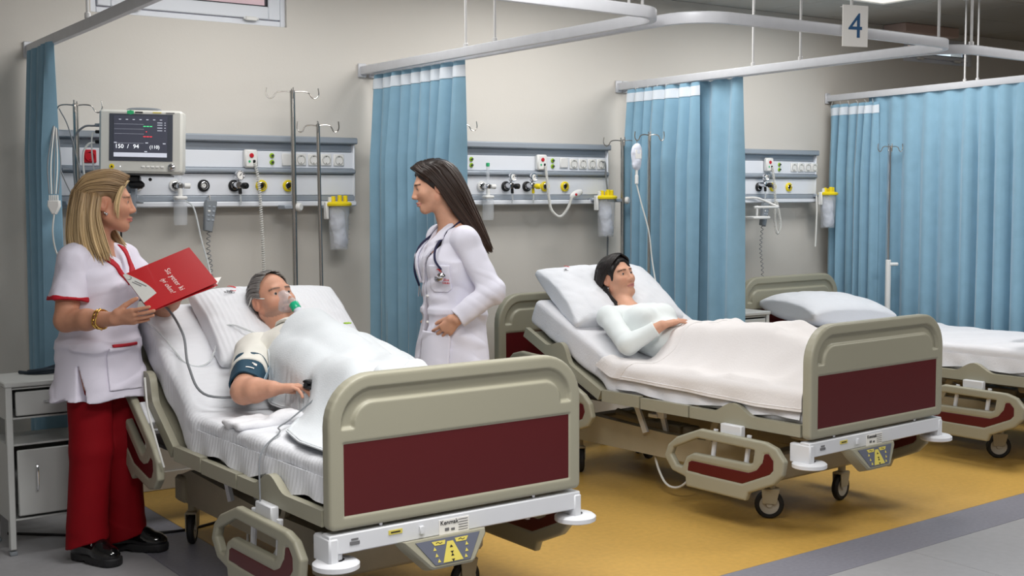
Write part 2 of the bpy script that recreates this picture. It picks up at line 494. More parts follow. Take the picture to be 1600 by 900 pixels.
slab([(1.692, fy(1.692, -.255)), (11.4, fy(11.4, -.255)), (11.4, fy(11.4, -.002)), (1.692, fy(1.692, -.002))], 'dark_grey_vinyl', 'border_strip', par=fl)
slab([(1.692, fy(1.692, .001)), (1.952, fy(1.952, .001)), (1.952, 6.04), (1.692, 6.04)], 'dark_grey_vinyl', 'border_strip', par=fl)
sheets = [(-2.55, -.86), (-.86, 1.69), (1.69, 4.238), (4.238, 6.79), (6.79, 9.34), (9.34, 11.45)]
for a, b in sheets:
    for y0, y1 in ((-3.9, -1.4), (-1.4, 1.0), (1.0, None)):
        if y1: q = [(a+.002, y0+.002), (b-.002, y0+.002), (b-.002, y1-.002), (a+.002, y1-.002)]
        elif b <= 1.69: q = [(a+.002, 1.002), (b-.003, 1.002), (b-.003, 6.04), (a+.002, 6.04)]
        else: q = [(a+.002, 1.002), (b-.002, 1.002), (b-.002, fy(b, -.258)), (a+.002, fy(a, -.258))]
        slab(q, 'light_grey_vinyl', 'vinyl_sheet', par=fl)
struct(mb('wall_paint').box((4.45, WALL_Y-.006, .045), (14.1, .012, .09), .003).build('baseboard_back'))
ce = struct(mb('ceiling_white').box((4.45, 1.0, CEIL+.06), (14.3, 10.5, .1)).build('ceiling', smooth=0))
tm = mb('ceiling_white').box((0, 0, .005), (.594, .594, .01), .003).mesh('ceiling_panel')
for i in range(12):
    for j in range(8):
        o = link('ceiling_panel', tm, ce); o.location = (4.0+.6*i+.3, 6.05-.3-.6*j, CEIL)

# windows high on the wall
for n, (h, mo) in enumerate(zip(HOLES, ('outside_pink', 'outside_wood'))):
    x0, x1, z0, z1 = h; f = MB().m('unit_white')
    W = (0, 0, 0)
    def fr(b, x0, x1, z0, z1, wd, y, d):
        for c, s_ in (((x0+wd/2, y, (z0+z1)/2), (wd, d, z1-z0)), ((x1-wd/2, y, (z0+z1)/2), (wd, d, z1-z0)),
                      (((x0+x1)/2, y, z0+wd/2), (x1-x0-2*wd, d, wd)), (((x0+x1)/2, y, z1-wd/2), (x1-x0-2*wd, d, wd))):
            b.box(c, s_, .004)
    sw = .065 if n == 0 else .03
    fr(f, x0, x1, z0, z1, .03, WALL_Y+.05, .07)
    wo = struct(f.build('window_%d' % (n+1)))
    g = mb('unit_white'); fr(g, x0+.034, x1-.034, z0+.034, z1-.034, sw, WALL_Y+.03, .05); g.build('sash', wo)
    gk = mb('plastic_black'); fr(gk, x0+.034+sw, x1-.034-sw, z0+.034+sw, z1-.034-sw, .006, WALL_Y+.028, .03); gk.build('gasket', wo)
    mb('glass').box(((x0+x1)/2, WALL_Y+.035, (z0+z1)/2), (x1-x0-.075-2*sw, .006, z1-z0-.075-2*sw)).build('pane', wo)
    hg = mb('plastic_white')
    for hx in (x1-.20, x0+.20): hg.box((hx, WALL_Y-.004, z0+.03), (.06, .02, .02), .003); hg.cyl((hx-.04, WALL_Y-.004, z0+.03), (hx+.04, WALL_Y-.004, z0+.03), .006, 8)
    hg.build('hinge', wo)
    ow = mb(mo).box(((x0+x1)/2+.8, WALL_Y+1.9, 3.0), (3.4, .1, 1.6)).build('outside_wall'); tag(ow, ('pink plastered wall seen through the left high window', 'wood coloured wall seen through the right high window')[n], 'wall')

struct(mb('plaster_pink').box((7.98, 5.95, 2.675), (.64, .20, .07), .006).build('trim_1'))
# lamps in the ceiling
for i, (lx, ly, lp, where) in enumerate(LAMPS):
    t = thing('ceiling_light', 'long white ceiling light panel '+where, 'light', (lx, ly, CEIL), 0, 'ceiling light panels')
    b = mb('plastic_white')
    for c, s_ in (((-.6, 0, -.014), (.02, .62, .026)), ((.6, 0, -.014), (.02, .62, .026)), ((0, -.3, -.014), (1.18, .02, .026)), ((0, .3, -.014), (1.18, .02, .026))): b.box(c, s_, .003)
    b.build('frame', t)
    mb('lamp_diffuser').box((0, 0, -.012), (1.178, .578, .012)).build('diffuser', t)

# curtain tracks: one bent rail per bay
def rail(pts, name, label, rods, ztop=CEIL):
    P = np.asarray(pts, float); z = P[:, 2].mean()
    t = thing(name, label, 'curtain rail')
    n = len(P); T = np.gradient(P, axis=0); T[:, 2] = 0; T = vnorm(T); N = np.stack([-T[:, 1], T[:, 0], 0*T[:, 0]], 1)
    prof = [(-.012, -.022), (.012, -.022), (.014, -.018), (.014, .018), (.010, .022), (-.010, .022), (-.014, .018), (-.014, -.018)]
    V = np.concatenate([P+N*a+np.array([0, 0, b]) for a, b in prof]).reshape(8, n, 3).transpose(1, 0, 2)
    F = []
    for i in range(n-1):
        for k in range(8):
            l = (k+1) % 8; F.append((i*8+k, (i+1)*8+k, (i+1)*8+l, i*8+l))
    F += [tuple(range(8)), tuple((n-1)*8+k for k in range(8))[::-1]]
    mb('aluminium').add(V.reshape(-1, 3), F).build('rail', t, 30)
    for e in (0, n-1):
        if P[e, 1] > 5.9: mb('aluminium').box((P[e, 0], WALL_Y-.008, P[e, 2]), (.05, .014, .075), .004).build('wall_bracket', t)
    for rx, ry in rods:
        q = mb('track_white').cyl((rx, ry, z+.018), (rx, ry, ztop), .0062, 8); q.cyl((rx, ry, z+.016), (rx, ry, z+.04), .012, 10, .003)
        q.cyl((rx, ry, ztop-.012), (rx, ry, ztop), .02, 12, .003)
        q.build('hanger_rod', t)
    return t
def arc(c, r, a0, a1, n=9): return [(c[0]+r*math.cos(math.radians(a)), c[1]+r*math.sin(math.radians(a))) for a in np.linspace(a0, a1, n)]
ZT = 2.137
def with_z(p, z=ZT): return [(a, b, z) for a, b in p]
rail(with_z([(1.56, 6.04), (1.53, 5.0), (1.50, 4.2), (1.485, 3.78)]+arc((1.685, 3.70), .2, 180, 270, 7)+[(2.2, 3.51), (2.8, 3.535), (3.05, 3.55)]+arc((3.09, 3.72), .17, -80, 0, 9)+[(3.262, 3.9), (3.28, 5.0), (3.295, 6.04)]),
     'curtain_rail', 'bent aluminium curtain rail around the left bay, bed with the man', [(1.518, 5.004), (3.282, 5.0), (3.277, 4.75), (3.262, 3.80)])
rail(with_z([(3.36, 6.04), (3.358, 5.0), (3.345, 3.85)]+arc((3.52, 3.68), .175, 180, 265, 9)+[(3.8, 3.50), (4.3, 3.50), (4.7, 3.515)]+arc((4.84, 3.69), .17, -80, 0, 9)+[(5.025, 4.2), (5.07, 5.2), (5.105, 6.04)]),
     'curtain_rail', 'bent aluminium curtain rail around the middle bay, with the number card', [(3.35, 3.82), (5.05, 4.85), (5.035, 4.5), (4.98, 3.62), (4.225, 3.50)])
rail(with_z([(5.16, 6.04), (5.125, 5.2), (5.06, 3.95)]+arc((5.26, 3.81), .2, 180, 265, 9)+[(5.6, 3.63), (6.4, 3.66)]),
     'curtain_rail', 'aluminium curtain rail of the right bay, curving behind the middle rail', [(5.23, 3.62), (6.3, 3.655)])
rail([(7.05, 6.04, 2.145), (7.08, 5.4, 2.156), (7.11, 4.5, 2.172), (7.13, 3.8, 2.172)], 'curtain_rail', 'white curtain rail over the long drawn curtain on the right', [(7.09, 4.95), (7.095, 4.86)])
# number card
t = thing('number_card', 'white hanging card with the blue number 4 on the middle rail', 'sign', (4.21, 3.468, 2.09))
mb('paper_white').box((0, 0, .065), (.125, .006, .17), .001).build('card', t)
text('4', .145, 'ink_blue', (0, -.0035, .017), (1, 0, 0), (0, 0, 1), 'number', t, 'CENTER')
mb('steel').cyl((-.05, .004, .145), (-.05, .03, .145), .003, 6).cyl((.05, .004, .145), (.05, .03, .145), .003, 6).build('clip', t)
t.rotation_euler = (0, 0, -.25)

# ------------------------------------------------------------------ curtains
def curtain(name, label, path, folds, amp, z0, z1, seed, tape=False, flare=.0, group=None, hem_dx=0, stiff=1.0):
    r = np.random.RandomState(seed); P = np.asarray(path, float)
    L = np.concatenate([[0], np.cumsum(np.linalg.norm(np.diff(P[:, :2], axis=0), axis=1))])
    m = folds*11+1; s_ = np.linspace(0, 1, m)
    base = np.stack([np.interp(s_*L[-1], L, P[:, k]) for k in range(3)], 1)
    T = vnorm(np.gradient(base[:, :2], axis=0)); N = np.stack([-T[:, 1], T[:, 0]], 1)
    ph = np.cumsum(1+.5*(np.interp(s_*folds, np.arange(folds+2), r.rand(folds+2))-.5)); ph = ph/ph[-1]*folds*2*np.pi
    av = np.interp(s_*folds, np.arange(folds+2), .55+.75*r.rand(folds+2))
    ph2 = np.interp(s_*folds, np.arange(folds+2), r.rand(folds+2)-.5)
    rows = 30; zz = np.linspace(0, 1, rows)**.9
    G = np.zeros((rows, m, 3))
    for i, q in enumerate(zz):
        gath = min(1, .45+q*2.2)
        a = amp*av*gath*(1+flare*q)
        fold = np.sin(ph+ph2*1.6*q)+.28*np.sin(2*ph+1.3+2*q*ph2)+.12*np.sin(ph*.37+seed)
        side = np.cos(ph+ph2*1.6*q)*.018*gath
        if q < .03: fold = fold+.0
        z = base[:, 2]+(z1-ZT)-(q*(z1-z0))
        G[i, :, 0] = base[:, 0]+N[:, 0]*a*fold+T[:, 0]*side*stiff+hem_dx*q
        G[i, :, 1] = base[:, 1]+N[:, 1]*a*fold+T[:, 1]*side*stiff
        z = z-(.010*np.abs(np.sin(ph/2))*(1-min(1, q*12)))
        G[i, :, 2] = z
    G[:, :, 1] = np.minimum(G[:, :, 1], WALL_Y-.012)
    t = thing(name, label, 'curtain', group=group)
    mb('curtain_blue').sheet(G, .003).build('cloth', t, 60)
    k = int(np.searchsorted(zz, .028)); k = max(k, 1)
    if tape:
        zt = np.linspace(.012, .042, 4); H = np.stack([np.array([[np.interp(v, zz, G[:, j, c]) for c in range(3)] for j in range(m)]) for v in zt])
        dN = np.gradient(H, axis=1); nn = np.stack([-dN[..., 1], dN[..., 0], 0*dN[..., 0]], -1); nn = vnorm(nn)
        for sg in (1, -1): pass
        mb('tape_white').sheet(H+nn*.0035, .002).sheet(H-nn*.0035, .002).build('heading_tape', t, 60)
    for j in range(4, m-2, 11):
        p = base[j]; g0 = G[0, j]
        mb('plastic_white').tube([(g0[0], g0[1], g0[2]-.012), (g0[0], g0[1], g0[2]+.008), (p[0], p[1], p[2]-.02)], .002, 5).build('hook', t)
    return t
curtain('bay_curtain', 'narrow gathered blue curtain at the left edge, behind the nurse', [(1.545, 6.0, ZT), (1.53, 5.56, ZT)], 5, .044, .22, 2.125, 3, flare=.35)
curtain('bay_curtain', 'gathered blue curtain directly behind the doctor', [(3.335, 6.0, ZT), (3.33, 5.10, ZT)], 9, .052, .22, 2.112, 5, tape=True, flare=.2)
curtain('bay_curtain', 'gathered blue curtain beside the drip, right of the lying woman', [(5.095, 5.96, ZT), (5.075, 5.30, ZT)], 7, .05, .22, 2.112, 8, tape=True, flare=.15)
curtain('bay_curtain', 'dark folded blue curtain end right of the drip curtain', [(5.135, 5.46, ZT), (5.115, 5.0, ZT)], 3, .032, .22, 2.12, 12, flare=.2)
curtain('bay_curtain', 'short gathered blue curtain right of the right supply unit', [(7.02, 6.0, ZT), (7.045, 5.60, ZT)], 6, .045, .22, 2.10, 17, tape=True, flare=.1)
curtain('bay_curtain', 'long drawn blue curtain beside the empty bed on the right', [(7.085, 5.72, 2.15), (7.11, 4.5, 2.172), (7.13, 3.75, 2.172)], 15, .020, .22, 2.128, 21, flare=.9)

# ------------------------------------------------------------------ medical supply units on the wall
UY = 5.965     # front face
def unit(x0, x1, label):
    t = thing('supply_unit', label, 'medical supply panel', (0, 0, 0), 0, 'medical supply units on the wall')
    c = (x0+x1)/2; wd = x1-x0
    d = WALL_Y-UY
    mb('unit_grey').box((c, WALL_Y-.055, 1.752), (wd+.02, .11, .035), .006).build('top_rail', t)
    mb('unit_grey').box((c, UY+.05, 1.714), (wd, .07, .044), .004).build('upper_channel', t)
    mb('unit_white').box((c, UY+d/2, 1.648), (wd, d, .086), .003).build('socket_panel', t)
    mb('unit_grey').box((c, UY+d/2-.012, 1.590), (wd, d+.02, .028), .009).build('middle_rail', t)
    mb('unit_white').box((c, UY+d/2, 1.519), (wd, d, .108), .003).build('gas_panel', t)
    mb('unit_grey').box((c, UY+d/2-.004, 1.450), (wd, d+.004, .028), .004).build('lower_channel', t)
    mb('unit_white').box((c, UY+d/2-.012, 1.421), (wd, d+.024, .028), .006).build('bottom_rail', t)
    mb('unit_white').box((x1-.004, WALL_Y-.046, 1.585), (.010, .09, .30), .003).build('end_cap', t)
    return t
def socket(t, x, z=1.650, red=False):
    o = mb('plastic_red' if red else 'plastic_white').box((x, UY-.003, z), (.062, .010, .062), .004).build('socket', t)
    mb('plastic_red' if red else 'paper_grey').lathe([(.024, 0), (.024, .006), (.021, .0065), (.019, .001), (.0, .001)], (x, UY-.005, z), (0, -1, 0), 18).build('socket_rim', o)
    mb('plastic_black').cyl((x-.009, UY-.004, z), (x-.009, UY-.0075, z), .0045, 8).cyl((x+.009, UY-.004, z), (x+.009, UY-.0075, z), .0045, 8).box((x, UY-.0075, z+.017), (.006, .002, .004)).box((x, UY-.0075, z-.017), (.006, .002, .004)).build('contact', o)
def outlet(t, x, m, z=1.514, ctr='plastic_black'):
    o = mb(m).lathe([(.030, 0), (.030, .010), (.026, .014), (.016, .014), (.015, .004), (0, .004)], (x, UY+.001, z), (0, -1, 0), 24).build('gas_outlet', t)
    mb(ctr).lathe([(.013, 0), (.013, .006), (.009, .009), (.004, .009), (.003, .003), (0, .003)], (x, UY-.002, z), (0, -1, 0), 16).build('valve', o)
    mb('chrome').lathe([(.020, .0), (.020, .013), (.0175, .0145), (.0165, .012)], (x, UY-.003, z), (0, -1, 0), 20, False).build('collar', o)
def earth(t, x):
    for z in (1.668, 1.634):
        o = mb('lime').lathe([(.013, 0), (.013, .004), (.011, .006), (0, .006)], (x, UY, z), (0, -1, 0), 14).build('earth_terminal', t)
        mb('steel_dark').lathe([(.006, 0), (.006, .012), (0, .012)], (x, UY-.004, z), (0, -1, 0), 10).build('pin', o)
U1 = unit(1.66, 3.20, 'white and grey medical supply panel on the wall behind the man')
U2 = unit(3.42, 4.955, 'white and grey medical supply panel on the wall between doctor and drip')
U3 = unit(5.28, 6.85, 'white and grey medical supply panel on the wall behind the empty bed')
for i in range(3): socket(U1, 2.885+.0+i*.0725+.0); 
socket(U1, 3.105); mb('plastic_white').box((2.81, UY-.004, 1.648), (.064, .012, .064), .004).build('switch', U1)
socket(U1, 1.80, red=True); socket(U1, 1.915, red=True)
for x in (2.355,): outlet(U1, x, 'plastic_black', ctr='plastic_white')
for x in (2.662, 2.811): outlet(U1, x, 'plastic_yellow')
outlet(U1, 2.02, 'plastic_white'); outlet(U1, 2.208, 'plastic_white'); outlet(U1, 2.515, 'plastic_black')
earth(U1, 2.724)
for x in (4.685, 4.755, 4.827, 4.897): socket(U2, x)
mb('plastic_white').box((4.61, UY-.004, 1.655), (.06, .012, .06), .004).build('switch', U2)
outlet(U2, 4.468, 'plastic_yellow'); outlet(U2, 4.617, 'plastic_yellow'); outlet(U2, 4.015, 'plastic_white'); outlet(U2, 4.185, 'plastic_black'); outlet(U2, 4.335, 'plastic_black')
earth(U2, 3.948); earth(U2, 4.527)
for x in (6.62, 6.69, 6.76, 6.826): socket(U3, x)
outlet(U3, 6.275, 'plastic_black'); outlet(U3, 6.411, 'plastic_yellow'); outlet(U3, 6.57, 'plastic_yellow')
earth(U3, 6.475)

def call_box(x, z, label):
    t = thing('nurse_call_box', label, 'call box', (x, UY, z))
    mb('plastic_white').box((0, -.016, 0), (.072, .032, .092), .008).build('housing', t)
    mb('plastic_red').cyl((.0, -.030, .016), (0, -.036, .016), .012, 14, .002).build('button', t)
    mb('plastic_green').cyl((-.012, -.030, -.014), (-.012, -.034, -.014), .006, 10).build('button', t)
    mb('plastic_black').box((.014, -.032, -.014), (.014, .006, .016), .002).build('jack', t)
    return t
call_box(2.600, 1.650, 'white nurse call box with red button, above the man')
call_box(4.432, 1.655, 'white nurse call box with hanging pear cord, in the middle bay')
call_box(6.355, 1.665, 'white nurse call box on the right supply unit')
# coiled cords and hand sets
def cord(name, label, pts, r, m, turns=0, rc=.006, cat='cord'):
    P = cat_rom(pts, 10)
    if turns: P = coil(P, turns, rc)
    return tag(mb(m).tube(P, r, 6).build(name), label, cat)
cord('coiled_cord', 'white coiled cord hanging straight down from the left call box', [(2.614, UY-.04, 1.63), (2.63, UY-.05, 1.5), (2.640, UY-.06, 1.2), (2.645, UY-.06, .93)], .0024, 'cable_white', 62, .007)
cord('coiled_cord', 'white coiled cord looping from the middle call box to its hand switch', [(4.446, UY-.04, 1.635), (4.455, UY-.06, 1.45), (4.47, UY-.07, 1.37), (4.53, UY-.07, 1.335), (4.585, UY-.07, 1.38), (4.625, UY-.065, 1.452)], .0026, 'cable_white', 80, .007)
cord('coiled_cord', 'white coiled cord hanging in a loop from the right call box', [(6.368, UY-.04, 1.65), (6.385, UY-.05, 1.45), (6.375, UY-.06, 1.28), (6.40, UY-.06, 1.20), (6.43, UY-.06, 1.26), (6.40, UY-.05, 1.42)], .0026, 'cable_white', 70, .008)
t = thing('call_switch', 'white oval call hand switch with red button on the rail', 'hand switch', (4.665, UY-.055, 1.470))
mb('plastic_white').sph((0, 0, 0), (.052, .014, .022), R=Matrix.Rotation(-.35, 3, 'Y')).build('body', t)
mb('plastic_red').sph((-.012, -.013, -.004), .008, 10, 6).build('button', t)
def handset(x, z, label, m='plastic_grey', rot=.1):
    t = thing('bed_hand_control', label, 'hand control', (x, UY-.06, z)); t.rotation_euler = (0, rot, 0)
    b = mb(m).prism([(-.024, -.075), (.016, -.08), (.030, .07), (.020, .08), (-.024, .075), (-.03, .06)], (0, .012, 0), (1, 0, 0), (0, 0, 1), .028, .005); b.build('housing', t)
    for k in range(4):
        mb('plastic_white' if k == 1 else 'unit_grey').box((-.010, -.0165, .045-.022*k), (.014, .004, .010), .002).build('key', t)
        mb('unit_grey').box((.013, -.0165, .045-.022*k), (.014, .004, .010), .002).build('key', t)
    mb('steel').tube([(0, .01, .075), (0, .02, .10), (0, .05, .09)], .003, 6).build('hanger', t)
    return t
handset(2.36, 1.365, 'grey bed hand control hanging below the left supply unit')
cord('coiled_cord', 'thin grey coiled cord under the grey hand control', [(2.355, UY-.06, 1.29), (2.35, UY-.06, 1.2), (2.365, UY-.05, 1.1), (2.36, UY-.05, .9)], .0022, 'cable_grey', 16, .009)
handset(6.27, 1.33, 'grey hand control hanging below the right supply unit', rot=.15)
cord('coiled_cord', 'thin grey coiled cord under the right hand control', [(6.255, UY-.06, 1.26), (6.25, UY-.05, 1.1), (6.27, UY-.05, .95), (6.265, UY-.05, .8)], .0022, 'cable_grey', 16, .008)

def regulator(x, z, label, knob='plastic_black'):
    t = thing('vacuum_regulator', label, 'regulator', (x, UY-.012, z))
    mb('chrome').cyl((0, 0, 0), (0, -.06, 0), .017, 14, .003).build('stem', t)
    mb(knob).lathe([(.013, 0), (.016, .004), (.016, .024), (.013, .030), (0, .030)], (.018, -.055, -.004), (.6, -1, 0), 14).build('knob', t)
    g = mb('chrome').lathe([(.024, 0), (.026, .004), (.026, .018), (.024, .022), (.021, .022), (.021, .018), (0, .018)], (.005, -.038, .046), (.15, -1, .1), 22).build('gauge', t)
    mb('paper_white').cyl((.0075, -.0565, .0475), (.0078, -.0575, .0476), .020, 18).build('dial', g)
    mb('ink_black').box((.006, -.059, .05), (.003, .001, .022), R=Matrix.Rotation(.7, 3, 'Y')).build('needle', g)
    mb('chrome').cyl((.004, -.035, .015), (.004, -.035, .03), .006, 10).build('neck', t)
    mb(knob).cyl((.01, -.04, -.012), (.012, -.04, -.045), .009, 10, .002).build('nozzle', t)
    mb('clear_tube').tube(cat_rom([(.012, -.04, -.045), (.014, -.04, -.07), (.014, -.035, -.10)], 5), .0045, 8).build('tube_stub', t)
    return t
regulator(2.515, 1.517, 'black vacuum regulator with round dial on the left unit')
regulator(4.185, 1.518, 'black vacuum regulator with round dial on the middle unit')
regulator(4.335, 1.518, 'vacuum regulator with yellow knob on the middle unit', 'plastic_yellow')
regulator(6.275, 1.53, 'black vacuum regulator on the right unit')
def flowmeter(x, label, humid=True):
    t = thing('oxygen_flowmeter', label, 'flowmeter', (x, UY-.012, 1.512))
    mb('chrome').cyl((0, 0, 0), (0, -.05, 0), .013, 12, .003).box((0, -.05, 0), (.03, .026, .03), .006).build('valve', t)
    mb('plastic_white').cyl((.02, -.05, 0), (.05, -.055, 0), .014, 12, .003).build('knob', t)
    mb('clear_plastic').cyl((0, -.05, .015), (0, -.05, .115), .010, 12, .002).build('scale_tube', t)
    mb('plastic_green').cyl((0, -.05, .113), (0, -.05, .135), .011, 12, .003).build('cap', t)
    mb('plastic_white').cyl((0, -.05, -.05), (0, -.05, -.012), .012, 12, .003).box((0, -.05, -.058), (.06, .05, .018), .006).build('lid', t)
    if humid: mb('clear_plastic').lathe([(.030, 0), (.033, .01), (.033, .11), (.028, .125), (0, .125)], (0, -.05, -.19), (0, 0, 1), 18).build('bottle', t)
    return t
flowmeter(2.212, 'clear oxygen flowmeter with humidifier bottle on the left unit')
flowmeter(4.02, 'clear oxygen flowmeter with green cap on the middle unit')
cord('oxygen_tube', 'clear oxygen tube hanging from the left flowmeter towards the bed', [(2.235, UY-.07, 1.44), (2.27, UY-.09, 1.40), (2.285, UY-.14, 1.25), (2.30, UY-.20, 1.1), (2.26, UY-.32, .98)], .0045, 'clear_tube', cat='tube')
def suction(x, z, y, label):
    t = thing('suction_canister', label, 'suction jar', (x, y, z))
    mb('clear_plastic').lathe([(.044, -.235), (.047, -.23), (.058, -.01), (.060, 0), (.057, 0), (.0545, -.01), (.044, -.226), (0, -.226)], (0, 0, 0), (0, 0, 1), 24).build('jar', t)
    S = Sdf().cone((0, 0, -.05), (.008, 0, -.19), .030, .036, k=.02).cone((-.02, .01, -.03), (-.01, 0, -.10), .022, .03, k=.02)
    o = link('liner_bag', S.mesh('liner_bag', .005, ['bag_plastic'], disp=lambda P: .008*vn(P, 38, 2)+.004*vn(P, 80, 3)), t)
    lid = mb('plastic_yellow').lathe([(.058, -.008), (.069, -.004), (.070, .006), (.062, .014), (.03, .018), (0, .018)], (0, 0, 0), (0, 0, 1), 26).build('lid', t)
    for px, py, h in ((-.03, 0, .045), (-.008, -.03, .05), (.014, .01, .04), (.034, -.012, .048)): mb('plastic_yellow').cyl((px, py, .014), (px, py, h), .012, 12, .003).build('port', lid)
    for k in range(6): mb('ink_grey').box((.030+.012, -.036+.002*k*.2, -.05-.026*k), (.014, .001, .0025), R=Matrix.Rotation(.7, 3, 'Z')).build('scale_mark', t)
    mb('plastic_white').box((-.066, .01, -.03), (.018, .03, .09), .004).cyl((-.05, 0, .012), (-.05, 0, .04), .010, 10, .003).build('bracket', t)
    mb('unit_grey').box((-.03, .065, -.01), (.07, .04, .02), .004).build('arm', t)
    return t
suction(3.055, 1.415, UY-.09, 'suction jar with yellow lid left of the doctor curtain')
suction(4.865, 1.445, UY-.09, 'suction jar with yellow lid above the lying woman')
suction(6.88, 1.465, UY-.085, 'suction jar with yellow lid beside the right curtain')
# ------------------------------------------------------------------ drip poles
def drip_pole(x, y, z0, z1, label, tilt=(0, 0), r=.0125, hook=.12, rot=0, base=False, lower=None, clamp=None):
    t = thing('drip_pole', label, 'drip pole', (x, y, 0)); tx, ty = tilt
    def at(z): return np.array([tx*(z1-z), ty*(z1-z), z])
    c, s_ = math.cos(rot), math.sin(rot)
    if lower:
        mb('plastic_white').cyl(at(z0), at(lower), r*1.45, 14, .003).build('lower_tube', t)
        mb('chrome').cyl(at(lower-.02), at(z1), r*.8, 12).build('pole', t)
        mb('plastic_white').cyl(at(lower-.03)+np.array([0, -.01, 0]), at(lower-.03)+np.array([.05, -.04, 0]), .012, 10, .003).build('clamp_knob', t)
    else: mb('steel').cyl(at(z0), at(z1), r, 14, .002).build('pole', t)
    for k, (sx, sy) in enumerate(((1, 0), (-1, 0), (0, 1), (0, -1))):
        L = hook if k < 2 else hook*.32
        dx, dy = c*sx-s_*sy, s_*sx+c*sy
        P = [(0, 0, z1-.01), (.35*L, 0, z1-.006), (.62*L, 0, z1-.012), (.75*L, 0, z1-.035), (.90*L, 0, z1-.04), (1.02*L, 0, z1-.02), (1.0*L, 0, z1+.012)]
        P = [(q[0]*dx, q[0]*dy, q[2]) for q in P]
        mb('steel').tube(cat_rom(P, 5), .0032, 7).build('hook', t)
    if base:
        for k in range(5):
            a = k*2*np.pi/5; mb('steel').tube([(0, 0, .11), (.1*math.cos(a), .1*math.sin(a), .1), (.26*math.cos(a), .26*math.sin(a), .07)], .012, 8).build('foot', t)
            mb('rubber').cyl((.26*math.cos(a)-.012, .26*math.sin(a), .03), (.26*math.cos(a)+.012, .26*math.sin(a), .03), .03, 14, .004).build('caster', t)
    if clamp is not None:
        b = mb('unit_grey').box((-.03, (UY-.03-y)/2, clamp), (.05, UY-.02-y, .022), .004); b.build('clamp', t)
        mb('plastic_white').lathe([(.008, 0), (.022, .004), (.022, .018), (.016, .024), (0, .024)], (.012, -.012, clamp), (.5, -1, 0), 10).build('clamp_knob', t)
    return t
drip_pole(1.705, 5.84, .75, 1.885, 'steel drip pole with hooks left of the monitor', rot=-.45, clamp=1.43, hook=.115)
drip_pole(2.795, 5.86, .85, 1.995, 'tall steel drip pole with four hooks behind the man', rot=-.35, clamp=1.405, r=.0135, hook=.13)
drip_pole(2.815, 5.62, 0, 1.815, 'thin steel drip pole next to the suction jar', rot=-.5, base=True, r=.0095, hook=.10, tilt=(.008, 0))
drip_pole(3.775, 5.86, .8, 1.86, 'drip pole whose hook shows just right of the doctor curtain', rot=-.35, clamp=1.40)
drip_pole(4.985, 5.86, .6, 1.80, 'steel drip pole clamped at the end of the middle supply unit', rot=-.4, clamp=1.43, hook=.12)
drip_pole(4.855, 5.47, 0, 1.815, 'drip pole carrying the fluid bag in front of the curtain', rot=-.5, base=True, r=.009, hook=.085)
drip_pole(6.985, 5.44, 0, 1.79, 'white and chrome telescopic drip pole before the long curtain', rot=-.5, base=True, r=.013, lower=1.02, hook=.085)
t = thing('drip_bag', 'clear fluid bag hanging from the drip pole in the middle bay', 'drip bag', (4.775, 5.49, 1.69))
S = Sdf().ell((0, 0, 0), (.042, .016, .07), k=.01).ell((0, 0, -.06), (.028, .012, .03), k=.02)
link('bag', S.mesh('bag', .004, ['bag_plastic'], disp=lambda P: .003*vn(P, 40, 1)), t)
mb('plastic_white').cyl((0, 0, -.085), (0, 0, -.115), .008, 10).cyl((0, 0, -.115), (0, 0, -.165), .011, 10, .002).build('drip_chamber', t)
mb('steel').tube([(0, 0, .065), (0, 0, .09)], .002, 6).build('loop', t)
mb('paper_white').box((0, -.015, .005), (.045, .002, .05), .001).build('label_sticker', t)
cord('drip_line', 'thin clear drip line falling from the fluid bag', [(4.775, 5.49, 1.525), (4.80, 5.475, 1.41), (4.835, 5.45, 1.25), (4.85, 5.44, 1.1), (4.84, 5.40, .98), (4.81, 5.34, .90)], .0042, 'cable_white', cat='tube')

cord('power_cable', 'grey plug and cable in the last socket of the middle unit', [(4.905, UY-.012, 1.665), (4.905, UY-.035, 1.655), (4.915, UY-.03, 1.58), (4.925, UY-.035, 1.45), (4.93, UY-.03, 1.25), (4.925, UY-.03, 1.0)], .0052, 'cable_grey')
cord('suction_tube', 'thin white tube hanging beside the right suction jar', [(6.80, UY-.05, 1.455), (6.80, UY-.055, 1.35), (6.795, UY-.055, 1.20), (6.79, UY-.055, 1.10)], .006, 'cable_white', cat='tube')
t = thing('wall_bracket', 'white tube bracket with small tray below the right supply unit', 'bracket', (6.22, UY-.02, 1.41))
mb('plastic_white').tube(cat_rom([(-.12, .0, .03), (0, -.02, .03), (.10, -.06, -.01), (.12, -.10, -.03), (.02, -.12, -.03), (-.12, -.11, -.03)], 6), .008, 8).build('tube', t)
mb('plastic_white').box((-.04, -.06, -.10), (.16, .10, .02), .006).cyl((-.04, -.06, -.09), (-.04, -.06, -.02), .008, 10).build('tray', t)
